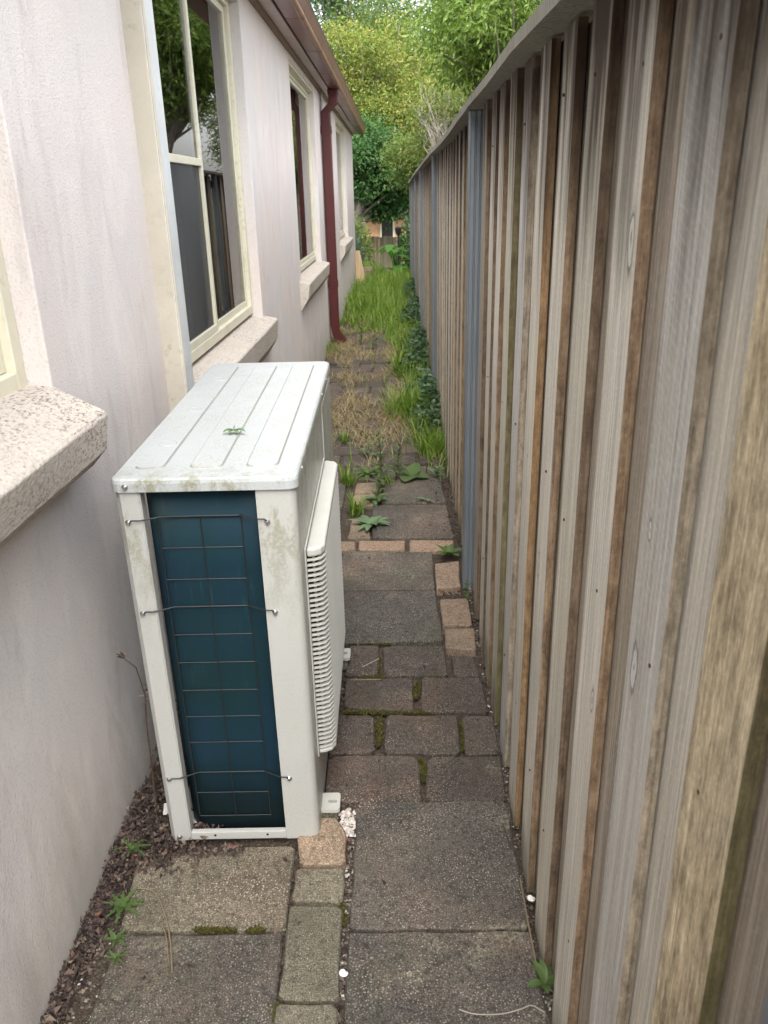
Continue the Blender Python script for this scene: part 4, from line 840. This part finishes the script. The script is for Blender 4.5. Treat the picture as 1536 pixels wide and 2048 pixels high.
# dried dock stalk between wall and unit
t = empty('dry_stalk', (-.70, 1.66, -.02)); tag(t, 'dry brown flower stalk leaning between the wall and the air conditioner', 'dry stalk')
p_ = [Vector((-.655, 1.66, -.02)), AY(292, 1440, 1.66), AY(290, 1390, 1.66), AY(272, 1335, 1.66), AY(250, 1318, 1.66)]; b = MB(); b.tube([v-Vector((-.70, 1.66, -.02)) for v in p_], [.0022, .002, .0018, .0015, .001], 5); b.build('stem', 'twig_dark', t)
b = MB()
for k in range(9): leaf_strip(b, p_[-1]-Vector((-.70, 1.66, -.02)), 2.5+rng.uniform(-.6, .6), rng.uniform(-.2, .7), .025, .008, .4, 3)
b.build('seed_head', 'litter', t); b = MB()
for k in range(6): leaf_strip(b, p_[2]-Vector((-.70, 1.66, -.02))+Vector((0, 0, rng.uniform(-.03, .03))), rng.uniform(0, 6), rng.uniform(-.4, .4), .02, .008, .4, 3)
b.build('dry_leaf', 'litter', t)
# twigs and a bent wire of grass
def smooth(P):
    for _ in range(3):
        Q = [P[0]]
        for a, c in zip(P, P[1:]): Q += [a.lerp(c, .25), a.lerp(c, .75)]
        P = Q+[P[-1]]
    return P
def twig(pts, r, mat, label): b = MB(); P = smooth([G(*p)+Vector((0, 0, .006)) for p in pts]); b.tube([q-P[0] for q in P], r, 5); o = b.build('twig', mat); o.location = P[0]; return tag(o, label, 'twig', 'twigs lying on the paving')
twig([(345, 1948), (342, 1880), (328, 1820), (308, 1782), (270, 1780)], .0016, 'twig', 'long curved brown twig lying across the two left slabs'); twig([(338, 1930), (333, 1870), (322, 1850)], .0012, 'twig', 'short brown twig lying beside the long curved one')
twig([(918, 2023), (945, 2033), (1000, 2034), (1045, 2022), (1062, 2012), (1090, 2030)], .0014, 'twig_pale', 'thin pale curved straw on the nearest slab'); twig([(1040, 1760), (1056, 1850), (1072, 1930)], .0018, 'twig', 'grey twig lying in the gap along the fence foot')
twig([(1005, 1650), (1022, 1700)], .0016, 'twig_dark', 'short dark twig at the edge of the slab by the fence'); twig([(725, 1337), (758, 1320)], .0015, 'twig_pale', 'pale twig on the small pavers by the far foot'); twig([(700, 1363), (762, 1362)], .0015, 'twig', 'thin twig lying across the mossy paver')
for p, lab in (((686, 1945), 'white snail shell in the joint beside the near slab'), ((1061, 1796), 'white snail shell in the gap at the fence foot')):
    b = MB(); c_ = []
    for k in range(26): t = k*.5; r = .0009*1.085**k; c_.append((r*1.2*math.cos(t), r*1.2*math.sin(t), .003+.0035*(1-k/26)))
    b.tube(c_, [.0008+.00013*k for k in range(26)], 7); o = b.build('snail_shell', 'shell', smooth=True); o.location = G(*p)+Vector((0, 0, -.003)); tag(o, lab, 'snail shell', 'snail shells')
# leaf fallen on the lid
lp = AY(472, 873, 2.0); lp = G(470, 872, .975); t = empty('fallen_leaf', lp+Vector((0, 0, .009))); tag(t, 'crumpled green leaf with a thin stalk lying on the air conditioner lid', 'leaf')
b = MB(); b.tube([(0, 0, .004), (-.006, .02, .006), (-.008, .045, .004)], .0009, 5); b.build('stalk', 'weed', t)
for az in (-.3, -1.1, -2.0, -2.7): b = MB(); leaf_strip(b, (0, 0, .004), az, .35, rng.uniform(.022, .036), .013, 1.0, 5, .3); b.build('leaflet', 'weed_blue', t, smooth=True)

# ================================================================== PAST THE END OF THE PASSAGE
t = empty('leaning_plank', (-.70, 14.6, -.03)); tag(t, 'tan timber plank leaning against the end of the stucco wall', 'plank'); b = MB(); b.prism([(-.03, 0), (.17, 0), (.06, .62), (-.02, .62)], lambda u, v, q: (u, q, v), 0, .03); b.build('board', 'plank', t, bevel=.004)
for k, (x, z) in enumerate(((-.66, 0), (-.64, .085), (-.67, .17))):
    b = MB(); b.box((0, 0, 0), (.23, .11, .076)); o = b.build('loose_brick', 'brick', bevel=.005); o.location = (x, 15.5, gz(15.5)+z+.02); o.rotation_euler.z = .1*k; tag(o, ['lowest loose brick in the small stack past the house corner', 'middle loose brick in the small stack past the house corner', 'topmost loose brick in the small stack past the house corner'][k], 'brick', 'loose bricks')
rf = empty('rear_fence', (0, 20, gz(20))); tag(rf, 'low old paling fence across the far end of the passage', 'fence')
x = -2.2; k = 0
while x < 1.6:
    w_ = rng.uniform(.085, .11); b = MB(); top = AY(765, 473, 20).z-gz(20)+rng.uniform(-.03, .02); b.box((x, rng.uniform(0, .012), -.1), (x+w_, .03, top)); b.build('paling', 'oldwood', rf); x += w_+.006
b = MB(); b.box((-2.2, .031, .5), (1.6, .07, .58)); b.box((-2.2, .031, 1.1), (1.6, .07, 1.18)); b.build('rail', 'oldwood', rf)
nh = empty('neighbour_house', (-1, 31, gz(31))); tag(nh, 'orange brick house with terracotta tiled roof and a dark door in the distance', 'house'); o0 = Vector((-1, 31, gz(31)))
e0 = AY(742, 420, 31).z-gz(31); b = MB(); b.box((-6, 0, -.2), (4.5, 7, e0-.02)); b.build('wall', 'farbrick', nh)
b = MB(); b.prism([(-.55, e0), (3.6, e0+2.1), (7.6, e0), (7.6, e0-.06), (3.6, e0+2.0), (-.55, e0-.08)], lambda u, v, q: (q, u, v), -6.4, 4.9); r_ = b.build('roof', 'terracotta', nh)
for k in range(14):
    b = MB(); yk = -.5+k*.29; zk = e0+(yk+.55)*2.1/4.15; b.box((-6.4, yk, zk+.002), (4.9, yk+.08, zk+.05)); b.build('tile_course', 'terracotta', r_)
b = MB(); b.box((-6.4, -.66, e0-.13), (4.9, -.555, e0-.0)); b.build('gutter', 'gutter', nh)
d0, d1 = AY(763, 440, 30.9)-o0, AY(786, 475, 30.9)-o0; b = MB(); b.box((d0.x, -.05, 0), (d1.x, -.005, d0.z+.05)); dr_ = b.build('door', 'blackmetal', nh)
b = MB(); b.box((d1.x+.001, -.07, 0), (d1.x+.07, -.002, d0.z+.12)); b.box((d0.x-.06, -.07, 0), (d0.x-.001, -.002, d0.z+.12)); b.box((d0.x-.06, -.07, d0.z+.121), (d1.x+.07, -.002, d0.z+.19)); b.build('frame', 'cream', dr_)
lb = AY(798, 545, 17); lt = AY(797, 470, 17); t = empty('garden_lamp', (lb.x, 17, gz(17))); tag(t, 'thin black garden lamp post at the end of the grass', 'lamp'); h = lt.z-gz(17)
b = MB(); b.tube([(0, 0, 0), (0, 0, h)], .018, 8); b.build('pole', 'blackmetal', t); b = MB(); b.tube([(0, 0, h), (0, 0, h+.03), (0, 0, h+.13), (0, 0, h+.16)], [.03, .055, .075, .02], 10); b.build('lamp_head', 'blackmetal', t)
hp = G(788, 545, -.1); hp = Vector((.0, 16.3, gz(16.3))); t = empty('broad_leaf_plant', hp); tag(t, 'lush plant with big glossy green leaves by the black lamp post', 'plant')
for k in range(20):
    b = MB(); az = k*2.4; H = rng.uniform(.15, .72); p1 = Vector((.20*math.cos(az)*rng.random(), .2*math.sin(az)*rng.random(), H)); b.tube([(0, 0, 0), tuple(p1*.5+Vector((0, 0, .05))), tuple(p1)], [.012, .01, .007], 5); leaf_strip(b, p1, az, rng.uniform(-.1, .6), rng.uniform(.22, .36), rng.uniform(.14, .21), 1.0, 6, .12); b.build('leaf', 'hosta', t, smooth=True)
def bush(name, label, base, rad, n, L, Wd, mat, droop=.1):
    t = empty(name, base); tag(t, label, 'shrub', 'trees and shrubs beyond the passage'); q = nm(nrs.normal(size=(n, 3)))*(nrs.rand(n, 1)**.45); c = q*np.array(rad)[None]+np.array([[0, 0, rad[2]]]); d = q+nrs.normal(size=(n, 3))*.6; d[:, 2] -= droop
    b = MB()
    for k in range(9): b.tube([(0, 0, -.05), (rng.uniform(-.5, .5)*rad[0], rng.uniform(-.5, .5)*rad[1], rad[2]*rng.uniform(.8, 1.7))], [.015, .004], 5)
    b.build('stems', 'twig', t); leaf_cloud('foliage', c, d, L*(.7+.6*nrs.rand(n)), Wd, mat, np.clip(.5+q[:, 2]*.4+nrs.normal(size=n)*.15, 0, 1), parent=t); return t
bush('blue_shrub', 'grey-blue shrub against the corner of the house past the windows', (-1.02, 17.2, gz(17.2)), (.34, .4, .62), 2600, .08, .022, 'lf_blue')
bush('laurel_shrub', 'dark green shrub behind the big-leaved plant at the end of the fence', (.55, 18, gz(18)), (.55, .5, .85), 2600, .10, .05, 'lf_dark')
bush('corner_bush', 'leafy green bush hanging over the far fence on the left', (-1.0, 18.6, gz(18.6)), (.5, .5, .95), 2600, .09, .04, 'lf_mid')
base = np.array([(rng.gauss(0, .09), rng.gauss(0, .09), 0) for _ in range(420)]); g = blades('ornamental_grass', base, .32+.28*nrs.rand(420), .010, .4+.8*nrs.rand(420), 'grass'); g.location = (-.52, 16.0, gz(16.)); tag(g, 'arching clump of ornamental grass past the end of the wall', 'grass clump')
